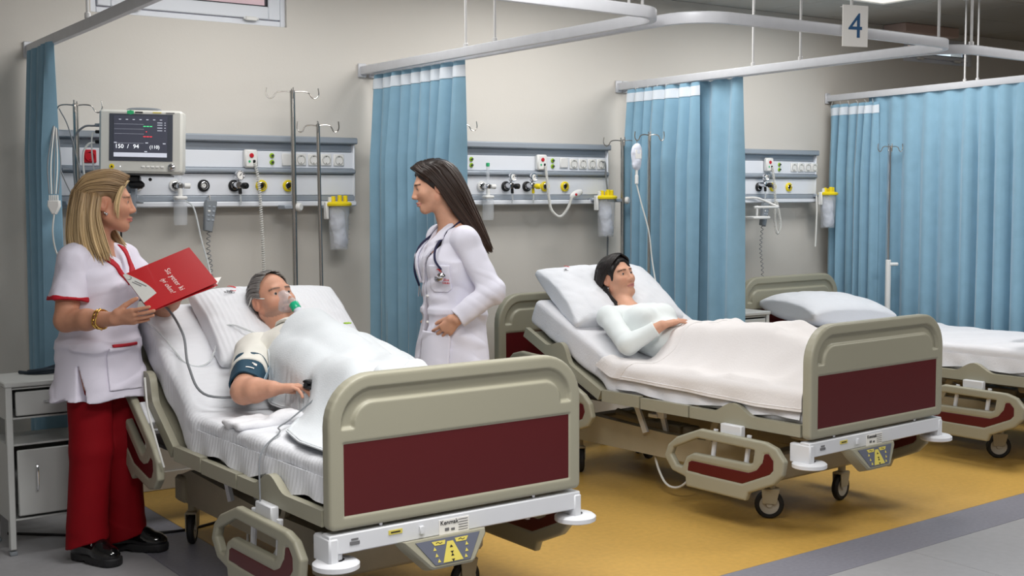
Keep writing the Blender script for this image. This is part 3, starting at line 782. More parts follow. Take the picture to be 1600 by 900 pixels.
# ------------------------------------------------------------------ hospital beds
# bed frame: x across, y from the foot to the wall, z up; origin on the floor under the foot board
CACHE = {}
def shared(key, fn):
    if key not in CACHE: CACHE[key] = fn()
    return CACHE[key]
def rr(x0, x1, z0, z1, rt, rb, n=10):
    P = []
    for cx, cz, r, a in ((x1-rb, z0+rb, rb, 270), (x1-rt, z1-rt, rt, 0), (x0+rt, z1-rt, rt, 90), (x0+rb, z0+rb, rb, 180)):
        for t in np.linspace(a, a+90, n): P.append((cx+r*math.cos(math.radians(t)), cz+r*math.sin(math.radians(t))))
    return P
def board_mesh():
    out = np.array(rr(-.49, .49, .4405, .915, .155, .02))
    pan = np.array([(-.442, .479), (.442, .479), (.442, .708), (-.442, .708)])
    def f(P):
        q = np.stack([P[..., 0], P[..., 2]], -1); y = P[..., 1]-.024
        d2 = poly_sd(q, out)
        g = np.maximum(np.abs(d2+.066)-.020, .752-q[..., 1])
        dep = .013*np.clip(.5-g/.008, 0, 1)+.0045*np.clip(.5-poly_sd(q, pan)/.006, 0, 1)
        return extr(d2, np.abs(y)+dep, .024, .011)
    return Sdf().add(f, (-.49, 0, .44), (.49, .048, .915)).mesh('board', .0045, ['bed_beige'])
RO = [(.561, .414), (.196, .408), (.136, .390), (.094, .342), (.104, .285), (.148, .240), (.286, .18), (.301, .145), (.640, .148), (.645, .19), (.728, .208), (.774, .264), (.752, .318), (.70, .360)]
RH = [(.578, .376), (.249, .371), (.258, .314), (.275, .304), (.599, .302), (.64, .280), (.665, .230), (.702, .232), (.738, .277), (.722, .312)]
RR = [(.632, .257), (.611, .271), (.279, .271), (.241, .287), (.21, .323), (.200, .364), (.173, .369), (.146, .34), (.146, .297), (.165, .275), (.318, .209), (.637, .214)]
def rail_mesh():
    def f(P):
        q = P[..., 1:]; y = P[..., 0]
        d = poly_sd(q, RO)-.004; h = poly_sd(q, RH)+.002; d = np.maximum(d, -h)
        dep = .004*np.clip(.5-poly_sd(q, RR)/.005, 0, 1)
        return extr(d, np.abs(y)+dep, .016, .009)
    return Sdf().add(f, (-.016, .09, .14), (.016, .78, .42)).mesh('side_rail', .0042, ['bed_beige'])
def smooth_poly(P, n=6):
    P = np.asarray(P); Q = np.concatenate([P[-2:], P, P[:2]]); return cat_rom(Q, n)[2*n:-2*n-1]
def inlay_mesh():
    def f(P):
        q = P[..., 1:]; d = poly_sd(q, RR)+.002
        return extr(d, P[..., 0], .0135, .002)
    return Sdf().add(f, (-.014, .14, .2), (.014, .64, .37)).mesh('inlay', .0045, ['bed_red'])
def caster_mesh():
    b = mb('bed_under').prism([(-.03, .07), (.03, .07), (.045, .135), (-.035, .135)], (0, -.020, 0), (1, 0, 0), (0, 0, 1), .004, .001)
    b.prism([(-.03, .055), (.022, .055), (.045, .135), (-.035, .135)], (0, .024, 0), (1, 0, 0), (0, 0, 1), .004, .001).box((.005, 0, .134), (.08, .05, .01), .004)
    b.cyl((.01, 0, .13), (.01, 0, .185), .018, 12, .002); return b.mesh('caster')
def tyre_mesh(): return mb('rubber').lathe([(.044, -.014), (.058, -.014), (.065, -.007), (.065, .007), (.058, .014), (.044, .014), (.044, -.014)], (0, 0, .065), (0, 1, 0), 28, False).mesh('tyre')
def hub_mesh(): return mb('wheel_grey').lathe([(.008, -.018), (.012, -.018), (.014, -.010), (.045, -.0125), (.045, .0125), (.014, .010), (.012, .018), (.008, .018)], (0, 0, .065), (0, 1, 0), 24).mesh('wheel_hub')
def side_board(y0, y1, z0, z1, bump=None, round_end=None):
    P = [(y0, z0), (y1, z0), (y1, z1)]
    if bump:
        c, wd, h = bump
        for t in np.linspace(1, -1, 13): P.append((c+t*wd, z1+h*(.5+.5*math.cos(math.pi*t))))
    P += [(y0, z1)]
    return P
def bed(label, loc, rz, ang, near=True):
    t = thing('hospital_bed', label, 'hospital bed', loc, rz, 'hospital beds of the ward')
    bm = shared('board', board_mesh)
    for nm, y, z in (('foot_board', 0, 0), ('head_board', 2.055, .012)):
        o = link(nm, bm, t); o.location = (0, y, z)
        p = shared('panel', lambda: mb('bed_red').box((0, .024, .5935), (.880, .0405, .2255), .002).mesh('panel')); link('panel', p, o)
    b = mb('bed_white').box((0, .028, .398), (.982, .052, .062), .004).box((-.477, .052, .378), (.034, .108, .084), .006).box((.477, .052, .378), (.034, .108, .084), .006)
    eb = b.build('end_beam', t)
    mb('bed_white').box((0, 2.06, .398), (.94, .05, .062), .004).build('end_beam', t)
    for u in (-.30, .30): mb('chrome').cyl((u, .025, .43), (u, .025, .447), .008, 10).build('bolt', t)
    for u, y in ((-.455, .03), (.49, .03), (-.46, 2.09), (.46, 2.09)):
        o = mb('bed_white').lathe([(.066, .318), (.073, .322), (.073, .336), (.064, .343), (.018, .345), (0, .345)], (u, y, 0), (0, 0, 1), 28).build('bumper', t)
        mb('bed_white').cyl((u, y, .343), (u, y, .372), .020, 14, .002).build('stem', o)
        mb('plastic_black').lathe([(.023, .3445), (.026, .3465), (.019, .348)], (u, y, 0), (0, 0, 1), 16, False).build('washer', o)
    # deck: three flat sections and the tilting back
    ca, sa = math.cos(ang), math.sin(ang); HY, HZ = 1.262, .475
    Rb = np.array([[1, 0, 0], [0, ca, -sa], [0, sa, ca]])
    def back(v): return (np.asarray(v, float)-[0, HY, HZ])@Rb.T+[0, HY, HZ]
    for s_ in (-1, 1):
        x = s_*.475
        for nm, P in (('leg_board', side_board(.052, .672, .447, .498, (.42, .12, .048))), ('seat_board', side_board(.682, .985, .447, .500)), ('seat_board', side_board(.995, 1.252, .450, .506)),
                      ('back_board', side_board(1.268, 1.90, .45, .502, (1.62, .11, .065)))):
            q = mb('bed_beige').prism(P, (x-.016, 0, 0), (0, 1, 0), (0, 0, 1), .032, .004)
            if nm == 'back_board': q.V = [back(v) for v in q.V]
            q.build(nm, t, 30)
    for nm, y0, y1 in (('deck_plate', .06, .67), ('deck_plate', .69, .98), ('deck_plate', 1.0, 1.25), ('back_plate', 1.27, 1.89)):
        q = mb('bed_beige').box((0, (y0+y1)/2, .468), (.914, y1-y0, .030), .006)
        if nm == 'back_plate': q.V = [back(v) for v in q.V]
        q.build(nm, t)
    # side rails, all folded down; the head pair rides on the back
    rm = shared('rail', rail_mesh); im = shared('inlay', inlay_mesh)
    for s_ in (-1, 1):
        o = link('side_rail', rm, t); o.location = (s_*.53, 0, 0); i = link('inlay', im, o)
        br = mb('bed_white').box((s_*.505, .405, .425), (.03, .12, .06), .004).tube([(s_*.505, .50, .42), (s_*.505, .52, .26)], .011, 8).tube([(s_*.505, .31, .42), (s_*.505, .33, .26)], .011, 8)
        br.build('rail_bracket', t)
        o = link('side_rail', rm, t); p = back((s_*.53, 1.13, .04)); o.location = p; o.rotation_euler = (ang, 0, 0)
        i = link('inlay', im, o)
        q = mb('bed_white').box((s_*.505, 1.52, .43), (.03, .12, .06), .004); q.V = [back(v) for v in q.V]; q.build('rail_bracket', t)
    # base
    for s_ in (-1, 1):
        mb('bed_under').prism([(.36, .20), (.42, .18), (1.70, .18), (1.76, .20), (1.76, .27), (1.6, .325), (1.0, .30), (.5, .31), (.36, .29)], (s_*.26-.03, 0, 0), (0, 1, 0), (0, 0, 1), .06, .008).build('base_beam', t)
        mb('bed_white').prism([(1.10, .30), (1.13, .29), (1.21, .45), (1.18, .455)], (s_*.32-.008, 0, 0), (0, 1, 0), (0, 0, 1), .016, .002).prism([(1.04, .30), (1.065, .295), (1.12, .45), (1.09, .455)], (s_*.24-.008, 0, 0), (0, 1, 0), (0, 0, 1), .016, .002).build('lift_lever', t)
        mb('bed_under').prism([(.74, .27), (.77, .265), (.70, .42), (.66, .42)], (s_*.28-.012, 0, 0), (0, 1, 0), (0, 0, 1), .024, .003).prism([(.70, .40), (.70, .42), (.42, .425), (.42, .41)], (s_*.28-.012, 0, 0), (0, 1, 0), (0, 0, 1), .024, .003).build('lift_arm', t)
    mb('bed_under').box((0, .40, .235), (.66, .09, .13), .012).build('cross_beam', t); mb('bed_under').box((0, 1.68, .235), (.62, .09, .11), .012).build('cross_beam', t)
    mb('bed_under').box((-.14, 1.14, .296), (.09, .24, .058), .008).box((-.14, .98, .30), (.07, .07, .05), .01).cyl((-.14, 1.26, .30), (-.14, 1.5, .33), .018, 10).build('actuator', t)
    mb('bed_under').box((.12, .62, .30), (.09, .26, .07), .008).cyl((.12, .75, .31), (.12, 1.0, .36), .018, 10).build('actuator', t)
    mb('bed_white').box((-.30, 1.03, .41), (.03, .05, .07), .004).box((-.30, 1.07, .385), (.05, .06, .02), .004).build('release_catch', t)
    mb('bed_under').box((0, .25, .40), (.5, .1, .05), .01).build('foot_tray', t)
    mb('steel_dark').box((0, 1.0, .437), (.80, 1.7, .02), .004).build('under_frame', t)
    mb('cable_white').tube(cat_rom([(-.20, 1.14, .27), (-.25, 1.12, .17), (-.29, 1.02, .065), (-.30, .93, .05), (-.29, .86, .10), (-.24, .84, .20)], 6), .006, 7).build('cable_loop', t)
    for u, y, a in ((-.262, .395, -.85), (.268, .395, .1), (-.26, 1.66, 1.0), (.26, 1.66, .3)):
        o = link('caster', shared('caster', caster_mesh), t); o.location = (u, y, 0); o.rotation_euler = (0, 0, a)
        h = link('wheel_hub', shared('hub', hub_mesh), o); h = link('tyre', shared('tyre', tyre_mesh), o)
    # control panel under the end beam
    c0 = np.array([-.082, -.022, .0]); ey = vnorm([0, .30, 1])
    hp = mb('bed_beige').prism([(-.17, .372), (.145, .372), (.145, .352), (.086, .276), (.075, .270), (-.072, .270), (-.085, .276), (-.155, .35)], (-.082, .112-.197, .0+.006), (1, 0, 0), ey, .055, .007).build('control_panel', t)
    o0 = np.array([-.082, -.085, .006])-np.cross([1, 0, 0], ey)*-.0552
    mb('keypad_grey').prism([(-.128, .362), (.118, .362), (.066, .282), (-.068, .282)], o0, (1, 0, 0), ey, .0025, .001).build('keypad', hp)
    kq = mb('keypad_yellow'); kn = np.cross([1, 0, 0], ey); o1 = o0+kn*.0026
    kq.prism([(-.012, .350), (.010, .350), (.038, .286), (-.038, .286)], o1, (1, 0, 0), ey, .001).prism([(-.07, .356), (-.018, .356), (-.022, .343), (-.06, .343)], o1, (1, 0, 0), ey, .001).prism([(.018, .356), (.07, .356), (.06, .343), (.022, .343)], o1, (1, 0, 0), ey, .001)
    for a, h in ((-.062, .328), (-.058, .308), (-.052, .290), (.060, .328), (.056, .308), (.050, .290)): kq.prism([(a-.006, h), (a+.006, h), (a, h+.011)], o1, (1, 0, 0), ey, .001)
    kq.build('symbols', hp)
    ki = mb('ink_black'); o2 = o1+kn*.0011
    for a, h, d in ((0, .330, 1), (0, .318, -1), (0, .303, 1), (0, .293, -1)): ki.prism([(a-.006, h), (a+.006, h), (a, h+.008*d)], o2, (1, 0, 0), ey, .0008)
    for a in (-.043, .043): ki.tube([o2+np.array([a+du, 0, 0])+ey*(.3495+dz) for du, dz in ((-.012, 0), (-.004, .003), (.004, -.002), (.012, .001))], .0012, 5)
    ki.build('arrows', hp)
    # labels on the beam
    mb('paper_white').box((-.040, .0008, .390), (.115, .002, .052)).build('type_plate', eb)
    text('Kenmak', .021, 'ink_black', (-.094, -.001, .400), (1, 0, 0), (0, 0, 1), 'lettering', eb)
    kk = mb('ink_grey')
    for r_ in range(5): kk.box((-.005, -.0006, .410-.0085*r_), (.036, .001, .0022))
    kk.box((-.068, -.0006, .384), (.016, .001, .010)).box((-.045, -.0006, .382), (.014, .001, .008))
    kk.build('print', eb)
    mb('keypad_yellow').box((-.26, .0008, .407), (.050, .002, .014)).build('sticker', eb); mb('ink_black').box((-.26, -.0006, .407), (.034, .001, .004)).build('print', eb)
    mb('ink_grey').box((-.405, .0006, .396), (.034, .002, .010)).box((-.405, .0006, .408), (.024, .002, .005)).build('print', eb)
    mb('bed_white').box((-.165, -.002, .398), (.016, .010, .026), .002).build('clip', eb)
    return t
def rbox(S, c, h, r, k=.03, R=None, op='u'):
    c = np.asarray(c, float); h = np.asarray(h, float)
    def f(P):
        q = P-c
        if R is not None: q = q@R
        q = np.abs(q)-h+r
        return np.linalg.norm(np.maximum(q, 0), axis=-1)+np.minimum(q.max(-1), 0)-r
    m_ = np.linalg.norm(h) if R is not None else h
    return S.add(f, c-m_, c+m_, k, op)
def mattress(label, loc, rz, ang, m, seed):
    t = thing('mattress', label, 'mattress', loc, rz)
    ca, sa = math.cos(ang), math.sin(ang); R = np.array([[1, 0, 0], [0, ca, -sa], [0, sa, ca]])
    S = Sdf(); rbox(S, (0, .66, .562), (.445, .595, .072), .03)
    cb = np.array([0, 1.22, .49])+R@np.array([0, .345, .072]); rbox(S, cb, (.445, .37, .072), .03, .05, R)
    def disp(P):
        side = np.abs(P[..., 0]) > .4
        w1 = vn(np.stack([P[..., 0]*3, P[..., 1]*9+P[..., 0]*4, P[..., 2]*3], -1), 1.0, seed)
        w2 = vn(P*np.array([7, 13, 7]), 1.0, seed+1)
        return -(.006*np.maximum(w1, -.2)+.003*w2)*(1+.5*side)
    link('sheeted_core', S.mesh('sheeted_core', .009, [m], disp=disp), t)
    for s_ in (-1, 1):      # loose sheet edge along the sides
        ys = np.linspace(.08, 1.2, 46); r = np.random.RandomState(seed+s_)
        dz = np.interp(ys, np.linspace(.08, 1.2, 9), .012*r.randn(9)); G = []
        for i, z in enumerate((.585, .565, .535, .512)): G.append(np.stack([s_*(.449+.004*i+.006*np.sin(ys*38+i)*(i/3)), ys, z+dz*i/3], 1))
        mb(m).sheet(np.array(G), .004).build('sheet_edge', t, 60)
    return t
def pillow(name, label, C, R, a, b, T, m, seed, dent=None, loc=(0, 0, 0), rz=0):
    """C centre and R axes (columns) in the bed frame; a, b half sizes, T half thickness"""
    R = np.asarray(R, float); C = np.asarray(C, float)
    def f(P):
        q = P
        x = q[..., 0]/a; y = q[..., 1]/b
        e = np.clip(1-np.abs(x)**2.6, 0, 1)*np.clip(1-np.abs(y)**2.6, 0, 1)
        th = T*e**.42+.009
        rim = 1+.02*(np.abs(x)*np.abs(y))**2-.05*np.maximum(np.abs(x), np.abs(y))**8*(1-np.minimum(np.abs(x), np.abs(y))**2)
        w_ = vn(np.stack([q[..., 0]*9, q[..., 1]*9, q[..., 2]*2], -1), 1., seed)*.5+vn(np.stack([x*4+y*6, x*9, 0*x], -1), 1., seed+3)*.5
        th = th+.012*w_*e**.3
        bx = np.abs(q[..., 0])-a*rim+.03; by = np.abs(q[..., 1])-b*rim+.03
        d2 = np.hypot(np.maximum(bx, 0), np.maximum(by, 0))+np.minimum(np.maximum(bx, by), 0)-.03
        return np.maximum((np.abs(q[..., 2])-th)*.62, d2)
    S = Sdf().add(f, (-a*1.08, -b*1.08, -T-.02), (a*1.08, b*1.08, T+.02))
    if dent is not None:
        dc = (np.asarray(dent[0], float)-C)@R; S.ell(dc, dent[1], k=.06, op='s')
    t = thing(name, label, 'pillow', loc, rz)
    o = link('case', S.mesh('case', .0065, [m]), t)
    o.matrix_local = Matrix(((*R[0], C[0]), (*R[1], C[1]), (*R[2], C[2]), (0, 0, 0, 1)))
    return t, o
def axes(n, xdir):
    n = vnorm(n); x = np.asarray(xdir, float); x = vnorm(x-n*(x@n)); return np.stack([x, np.cross(n, x), n], 1)
def logo(par, o, ex, ey, s, sub=True):
    """red crescent with the clinic's lettering"""
    ex = vnorm(ex); ey = np.asarray(ey, float); ey = vnorm(ey-ex*(ey@ex)); ez = np.cross(ex, ey); o = np.asarray(o, float)+ez*.001
    mb('ink_red').prism(crescent(.30*s, math.pi), o+ex*.05*s+ey*.42*s, ex, ey, .0012).build('crescent', par)
    text('KIZILAY', .22*s, 'ink_black', o-ex*.62*s-ey*.10*s, ex, ey, 'lettering', par)
    text('TÜRK', .15*s, 'ink_black', o-ex*.42*s+ey*.08*s, ex, ey, 'lettering', par)
    mb('ink_red').prism([(.30*s, -.26*s), (.325*s, -.26*s), (.325*s, .20*s), (.30*s, .20*s)], o, ex, ey, .001).build('bar', par)
    text('SAĞLIK', .17*s, 'ink_red', o+ex*.36*s-ey*.05*s, ex, ey, 'lettering', par)
    text('GRUBU', .17*s, 'ink_red', o+ex*.36*s-ey*.24*s, ex, ey, 'lettering', par)
def relax(H, it=350, g=.00022, tension=1.0, pin=None):
    z = H.copy()
    for _ in range(it):
        p = np.pad(z, 1, mode='edge'); av = (p[:-2, 1:-1]+p[2:, 1:-1]+p[1:-1, :-2]+p[1:-1, 2:])/4
        z = np.maximum(H, av-g)
        if pin is not None: z = np.where(pin, H, z)
    return z
def tops(X, Y, cones):
    """height of the tops of tapered limbs over the plan points"""
    H = np.full(X.shape, -9.)
    for a, b, ra, rb in cones:
        a = np.asarray(a, float); b = np.asarray(b, float)
        for t in np.linspace(0, 1, 26):
            c = a+(b-a)*t; r = ra+(rb-ra)*t; d2 = (X-c[0])**2+(Y-c[1])**2
            H = np.where(d2 < r*r, np.maximum(H, c[2]+np.sqrt(np.maximum(r*r-d2, 0))), H)
    return H
def matt_top(Y, ang):
    ca, sa = math.cos(ang), math.sin(ang)
    yb = 1.22-.144*sa; zb = .49+.144*ca
    return np.maximum(.636, zb+(Y-yb)*math.tan(ang))
def blanket(label, loc, rz, ang, cones, sl, sr, vt, v0, m, seed, name='blanket', lift=.010, hem=True, fold=None, drop=None):
    """cloth laid over the mattress and the body; sl, sr: cloth edge (arc length from the middle) along y, vt: head edge over x"""
    n, k = 118, 96
    r = np.random.RandomState(seed)
    t = thing(name, label, 'blanket', loc, rz)
    EDGE = .430
    a = np.linspace(0, 1, n); b = np.linspace(0, 1, k)
    Yg = np.linspace(v0, 1.45, 150); Xg = np.linspace(-.47, .47, 110); XX, YY = np.meshgrid(Xg, Yg)
    H = np.maximum(matt_top(YY, ang), tops(XX, YY, cones))+lift
    Z = relax(H)
    p = Z
    for _ in range(2): q = np.pad(p, 1, mode='edge'); p = (q[:-2, 1:-1]+q[2:, 1:-1]+q[1:-1, :-2]+q[1:-1, 2:]+4*p)/8
    Z = np.maximum(p, H-.002)
    def zat(x, y):
        fx = np.clip((x-Xg[0])/(Xg[1]-Xg[0]), 0, len(Xg)-1.001); fy_ = np.clip((y-Yg[0])/(Yg[1]-Yg[0]), 0, len(Yg)-1.001)
        ix = fx.astype(int); iy = fy_.astype(int); tx = fx-ix; ty = fy_-iy
        return (Z[iy, ix]*(1-tx)+Z[iy, ix+1]*tx)*(1-ty)+(Z[iy+1, ix]*(1-tx)+Z[iy+1, ix+1]*tx)*ty
    def surf(S, Y, off=0.):
        e = np.maximum(np.abs(S)-EDGE, 0); sg = np.sign(S); x0 = np.clip(S, -EDGE, EDGE)
        z = zat(x0, Y); rad = .045; th = np.minimum(e/rad, np.pi/2); ex = np.maximum(e-rad*np.pi/2, 0)
        x = x0+sg*(rad*np.sin(th)+.10*ex)
        z = z-rad*(1-np.cos(th))-ex*.985
        wv = np.sin(Y*21+seed+1.5*vn(np.stack([Y*3, S*2, 0*Y], -1), 1, seed))*ex*.10
        x = x+sg*np.maximum(wv, -.012)
        Pp = np.stack([S*7, Y*7, 0*Y], -1)
        z = z+(.009*vn(Pp, 1., seed)+.0055*vn(np.stack([S*16+Y*9, Y*16, 0*Y], -1), 1., seed+2)+.013*np.maximum(vn(np.stack([S*3+Y*7, Y*3-S*7, 0*Y], -1), 1., seed+4), 0))*(e < .02)
        return np.stack([x+sg*off*(e > .02), Y, z+.004+off*(e <= .05)], -1)
    A, B = np.meshgrid(a, b, indexing='ij')
    # two passes: the head edge depends on s
    S0 = -.5+1.0*B
    for _ in range(3):
        vtop = vt(S0); Y = v0+(vtop-v0)*A; l = sl(Y); rr_ = sr(Y); S0 = l+(rr_-l)*B
    G = surf(S0, Y)
    if drop:
        w_ = np.clip(1-B/drop, 0, 1); w_ = w_*w_*(3-2*w_)
        G[..., 2] = G[..., 2]*(1-w_)+np.minimum(G[..., 2], np.maximum(matt_top(G[..., 1], ang), tops(G[..., 0], G[..., 1], cones))+.022)*w_
    mb(m).sheet(G, .0045).build('cloth', t, 60)
    if hem:
        for j in (1, k-2): mb(m).tube(G[:, j]+np.array([0, 0, .002]), .0042, 6).build('hem', t, 60)
    if fold:
        w0, w1 = fold; A2, B2 = np.meshgrid(np.linspace(0, 1, 16), b, indexing='ij'); S2 = -.5+1.0*B2
        for _ in range(3):
            vtop = vt(S2); Y2 = vtop-(w0+(w1-w0)*B2)*(1-A2); l = sl(Y2); r2 = sr(Y2); S2 = l+.005+(r2-l-.01)*B2
        F = surf(S2, Y2, .002+.007*np.clip(A2*5, 0, 1)); F[..., 2] -= (A2 > .97)*.006
        mb(m).sheet(F, .004).build('turned_back_edge', t, 60)
    return t

B1 = ((2.188, 3.363, 0), .045, math.radians(35)); B1F = ((2.190, 3.362, 0), .018, math.radians(35)); B2 = ((4.455, 3.498, 0), .070, math.radians(25)); B3 = ((6.445, 3.655, 0), .052, 0.)
bed('beige and red hospital bed in front, with the man lying in it', *B1F)
bed('beige and red hospital bed in the middle, with the woman lying in it', *B2)
bed('beige and red hospital bed on the right, empty', *B3)
mattress('white sheeted mattress with raised head under the man', *B1F, 'sheet_white', 3)
mattress('white sheeted mattress with raised head under the woman', *B2, 'sheet_plain', 5)
mattress('flat white mattress of the empty bed', *B3, 'sheet_plain', 8)
def bz(B): return dict(loc=B[0], rz=B[1])
# pillows
pn = (0, -math.sin(.66), math.cos(.66))
t, o = pillow('pillow', 'striped white pillow under the head of the man', (.13, 1.515, .915), axes(pn, (1, -.03, 0)), .335, .215, .078, 'pillow_white', 2, dent=((.09, 1.43, 1.04), (.09, .11, .11)), **bz(B1))
logo(o, (-.17, .135, .072), (1, .0, -.1), (0, 1, -.28), .085)
pn = vnorm((-.05, -math.sin(.60), math.cos(.60)))
t, o = pillow('pillow', 'plump white pillow under the head of the woman', (-.05, 1.655, .925), axes(pn, (1, -.10, .0)), .36, .225, .082, 'pillow_plain', 6, dent=((-.08, 1.555, 1.06), (.09, .11, .11)), **bz(B2))
logo(o, (-.20, .14, .07), (1, .0, -.1), (0, 1, -.28), .085)
t, o = pillow('pillow', 'soft white pillow lying flat on the empty bed', (-.02, 1.75, .715), axes((.05, -.10, 1), (1, -.12, 0)), .37, .25, .10, 'pillow_plain', 11, **bz(B3))
# rolled blanket at the foot of the empty bed
S = Sdf().cone((-.06, .30, .70), (.40, .34, .70), .066, .066, k=.02).cone((-.05, .24, .665), (.40, .28, .665), .04, .04, k=.03)
t = thing('rolled_blanket', 'white rolled blanket on the foot of the empty bed', 'blanket', *B3[:2])
link('roll', S.mesh('roll', .007, ['blanket_white'], disp=lambda P: -.006*np.sin(np.arctan2(P[..., 2]-.70, P[..., 1]-.30-.087*P[..., 0])*3+P[..., 0]*2)-.004*vn(P, 22, 3)), t)

# ------------------------------------------------------------------ bedside cabinets
def cabinet(label, loc, wd, dp, h, cable=False):
    t = thing('bedside_cabinet', label, 'cabinet', loc)
    m = 'cabinet_white'
    mb(m).box((wd/2, dp/2, h-.011), (wd+.012, dp+.012, .022), .005).build('top', t)
    for x in (.013, wd-.013):
        for y in (.013, dp-.013):
            o = mb(m).box((x, y, h/2+.006), (.026, .026, h-.035), .003).build('leg', t)
            mb('plastic_grey').box((x, y, .008), (.03, .03, .016), .003).build('foot', o)
    zt = h-.025
    def shell(z0, z1, name):
        q = mb(m)
        for x in (.006, wd-.006): q.box((x, dp/2, (z0+z1)/2), (.008, dp-.05, z1-z0), .001)
        q.box((wd/2, dp-.006, (z0+z1)/2), (wd-.05, .008, z1-z0), .001).box((wd/2, dp/2, z0+.004), (wd-.02, dp-.02, .008), .001).box((wd/2, dp/2, z1-.004), (wd-.02, dp-.02, .008), .001)
        return q.build(name, t)
    shell(zt-.13, zt, 'drawer_case'); shell(.14, h*.64, 'body')
    d = mb(m).box((wd/2, .004, zt-.066), (wd-.075, .016, .098), .004).build('drawer', t)
    mb('chrome').tube(cat_rom([(wd*.5-.04, -.004, zt-.06), (wd*.5-.035, -.022, zt-.06), (wd*.5+.035, -.022, zt-.06), (wd*.5+.04, -.004, zt-.06)], 4), .004, 7).build('handle', d)
    z0, z1 = .16, h*.64-.025
    d = mb(m).box((wd/2, .004, (z0+z1)/2), (wd-.075, .016, z1-z0), .004).build('door', t)
    zc = (z0+z1)/2+.02
    mb('chrome').tube(cat_rom([(.11, -.004, zc-.05), (.11, -.024, zc-.042), (.11, -.024, zc+.042), (.11, -.004, zc+.05)], 4), .004, 7).build('handle', d)
    for z in (z0+.03, z1-.03): mb(m).cyl((wd-.034, -.006, z-.015), (wd-.034, -.006, z+.015), .006, 8).build('hinge', d)
    return t
cabinet('white metal bedside cabinet with drawer and door behind the nurse', (1.226, 5.262, 0), .38, .29, .712)
cabinet('white bedside cabinet beside the head of the empty bed', (5.42, 5.36, 0), .33, .32, .745)
tag(mb('cable_dark').tube(cat_rom([(1.34, 5.50, .72), (1.38, 5.44, .72), (1.46, 5.41, .722), (1.53, 5.44, .735), (1.52, 5.50, .74), (1.44, 5.51, .722), (1.37, 5.47, .724), (1.40, 5.42, .73), (1.50, 5.40, .735)], 8), .007, 8).build('hose'), 'dark coiled hose lying on the cabinet behind the nurse', 'hose')
# ------------------------------------------------------------------ people
A3 = np.array
def sdf_eval(S, P, pr=None):
    P = np.asarray(P, float); d = np.full(P.shape[:-1], .2)
    for f, l, h, k, op in (pr or S.p):
        q = f(P); d = smin(d, q, k) if op == 'u' else -smin(-d, q, k)
    return d
def head(S, O, Rm, s=1., male=False, hair_cut=False):
    O = A3(O, float); Rm = A3(Rm, float)
    def w(p): return O+Rm@(A3(p, float)*s)
    def E(c, r, k=.01, op='u'): S.ell(w(c), A3(r)*s, k*s, op, Rm)
    def C(a, b, ra, rb=None, k=.01, op='u'): S.cone(w(a), w(b), ra*s, (rb or ra)*s, k*s, op)
    jw = 1.06 if male else 1.
    E((0, -.012, .028), (.073, .094, .084)); E((0, .020, -.025), (.060*jw, .072, .080), .03)
    E((0, .066, -.094), (.020*jw, .020, .018), .03)
    for sx in (-1, 1):
        C((sx*.054*jw, .004, -.055), (sx*.014, .066, -.094), .018, .014, .025)
        E((sx*.036, .060, -.024), (.026, .022, .022), .03)
    C((-.034, .080, .022), (.034, .080, .022), .010, .010, .02)
    for sx in (-1, 1): E((sx*.031, .100, .004), (.019, .020, .013), .016, 's')
    C((0, .088, .008), (0, .106, -.030), .0075, .0105, .014)
    for sx in (-1, 1): E((sx*.0105, .096, -.035), (.0085, .011, .008), .008)
    E((0, .091, -.0605), (.023, .0115, .0062), .006); E((0, .090, -.071), (.019, .0115, .0068), .006)
    E((0, .104, -.0655), (.026, .010, .0016), .003, 's')
    for sx in (-1, 1):
        E((sx*.031, .0745, .004), (.0165, .0135, .0125), .006)      # lids
        E((sx*.031, .0865, .0025), (.0125, .006, .0042), .002, 's')      # the eye slit
        E((sx*.0745, -.010, -.006), (.010, .019, .031), .008); E((sx*.083, -.004, .000), (.007, .010, .018), .006, 's')
def head_color(V, O, Rm, s, base, brow=(.05, .03, .02), lip=(.55, .2, .18), stubble=0.):
    q = (V-A3(O))@A3(Rm)/s; n = len(V)
    C = np.tile(A3(base), (n, 1)); C *= (1+.06*vn(V, 45, 5)+.03*vn(V, 150, 6))[:, None]
    def mix(m, c):
        nonlocal C; m = np.clip(m, 0, 1)[:, None]; C = C*(1-m)+A3(c)*m
    hd = (np.linalg.norm(q/A3([.085, .125, .125]), axis=1) < 1.)
    x = np.abs(q[:, 0])
    mix(hd*.25*np.clip(1-np.hypot(x-.038, q[:, 2]+.028)/.03, 0, 1), (base[0]*1.05, base[1]*.72, base[2]*.68))
    if stubble: mix(hd*stubble*np.clip((-.042-q[:, 2])/.02, 0, 1)*(q[:, 1] > -.01), (.16, .13, .12))
    mix(hd*(q[:, 1] > .07)*np.clip(2.2-2*(np.square(q[:, 0]/.0235)+np.square((q[:, 2]+.0655)/.0105)), 0, 1), lip)
    mix(hd*(q[:, 1] > .055)*np.clip(2-2*np.abs((q[:, 2]-.0235+6*np.square(x-.028))/.0042), 0, 1)*(x > .011)*(x < .05)*.9, brow)
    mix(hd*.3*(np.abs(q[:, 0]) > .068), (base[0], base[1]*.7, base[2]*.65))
    return C
def eyes(par, O, Rm, s, look=(0, 0)):
    O = A3(O); Rm = A3(Rm)
    for sx in (-1, 1):
        c = O+Rm@(A3((sx*.031, .0755, .0035))*s); d = vnorm(Rm@A3((look[0], 1, look[1])))
        e = mb('eye_white').sph(c, .0112*s, 14, 10).build('eye', par, 180)
        mb('ink_black').sph(c+d*.0045*s, .0075*s, 12, 8).build('iris', e, 180)
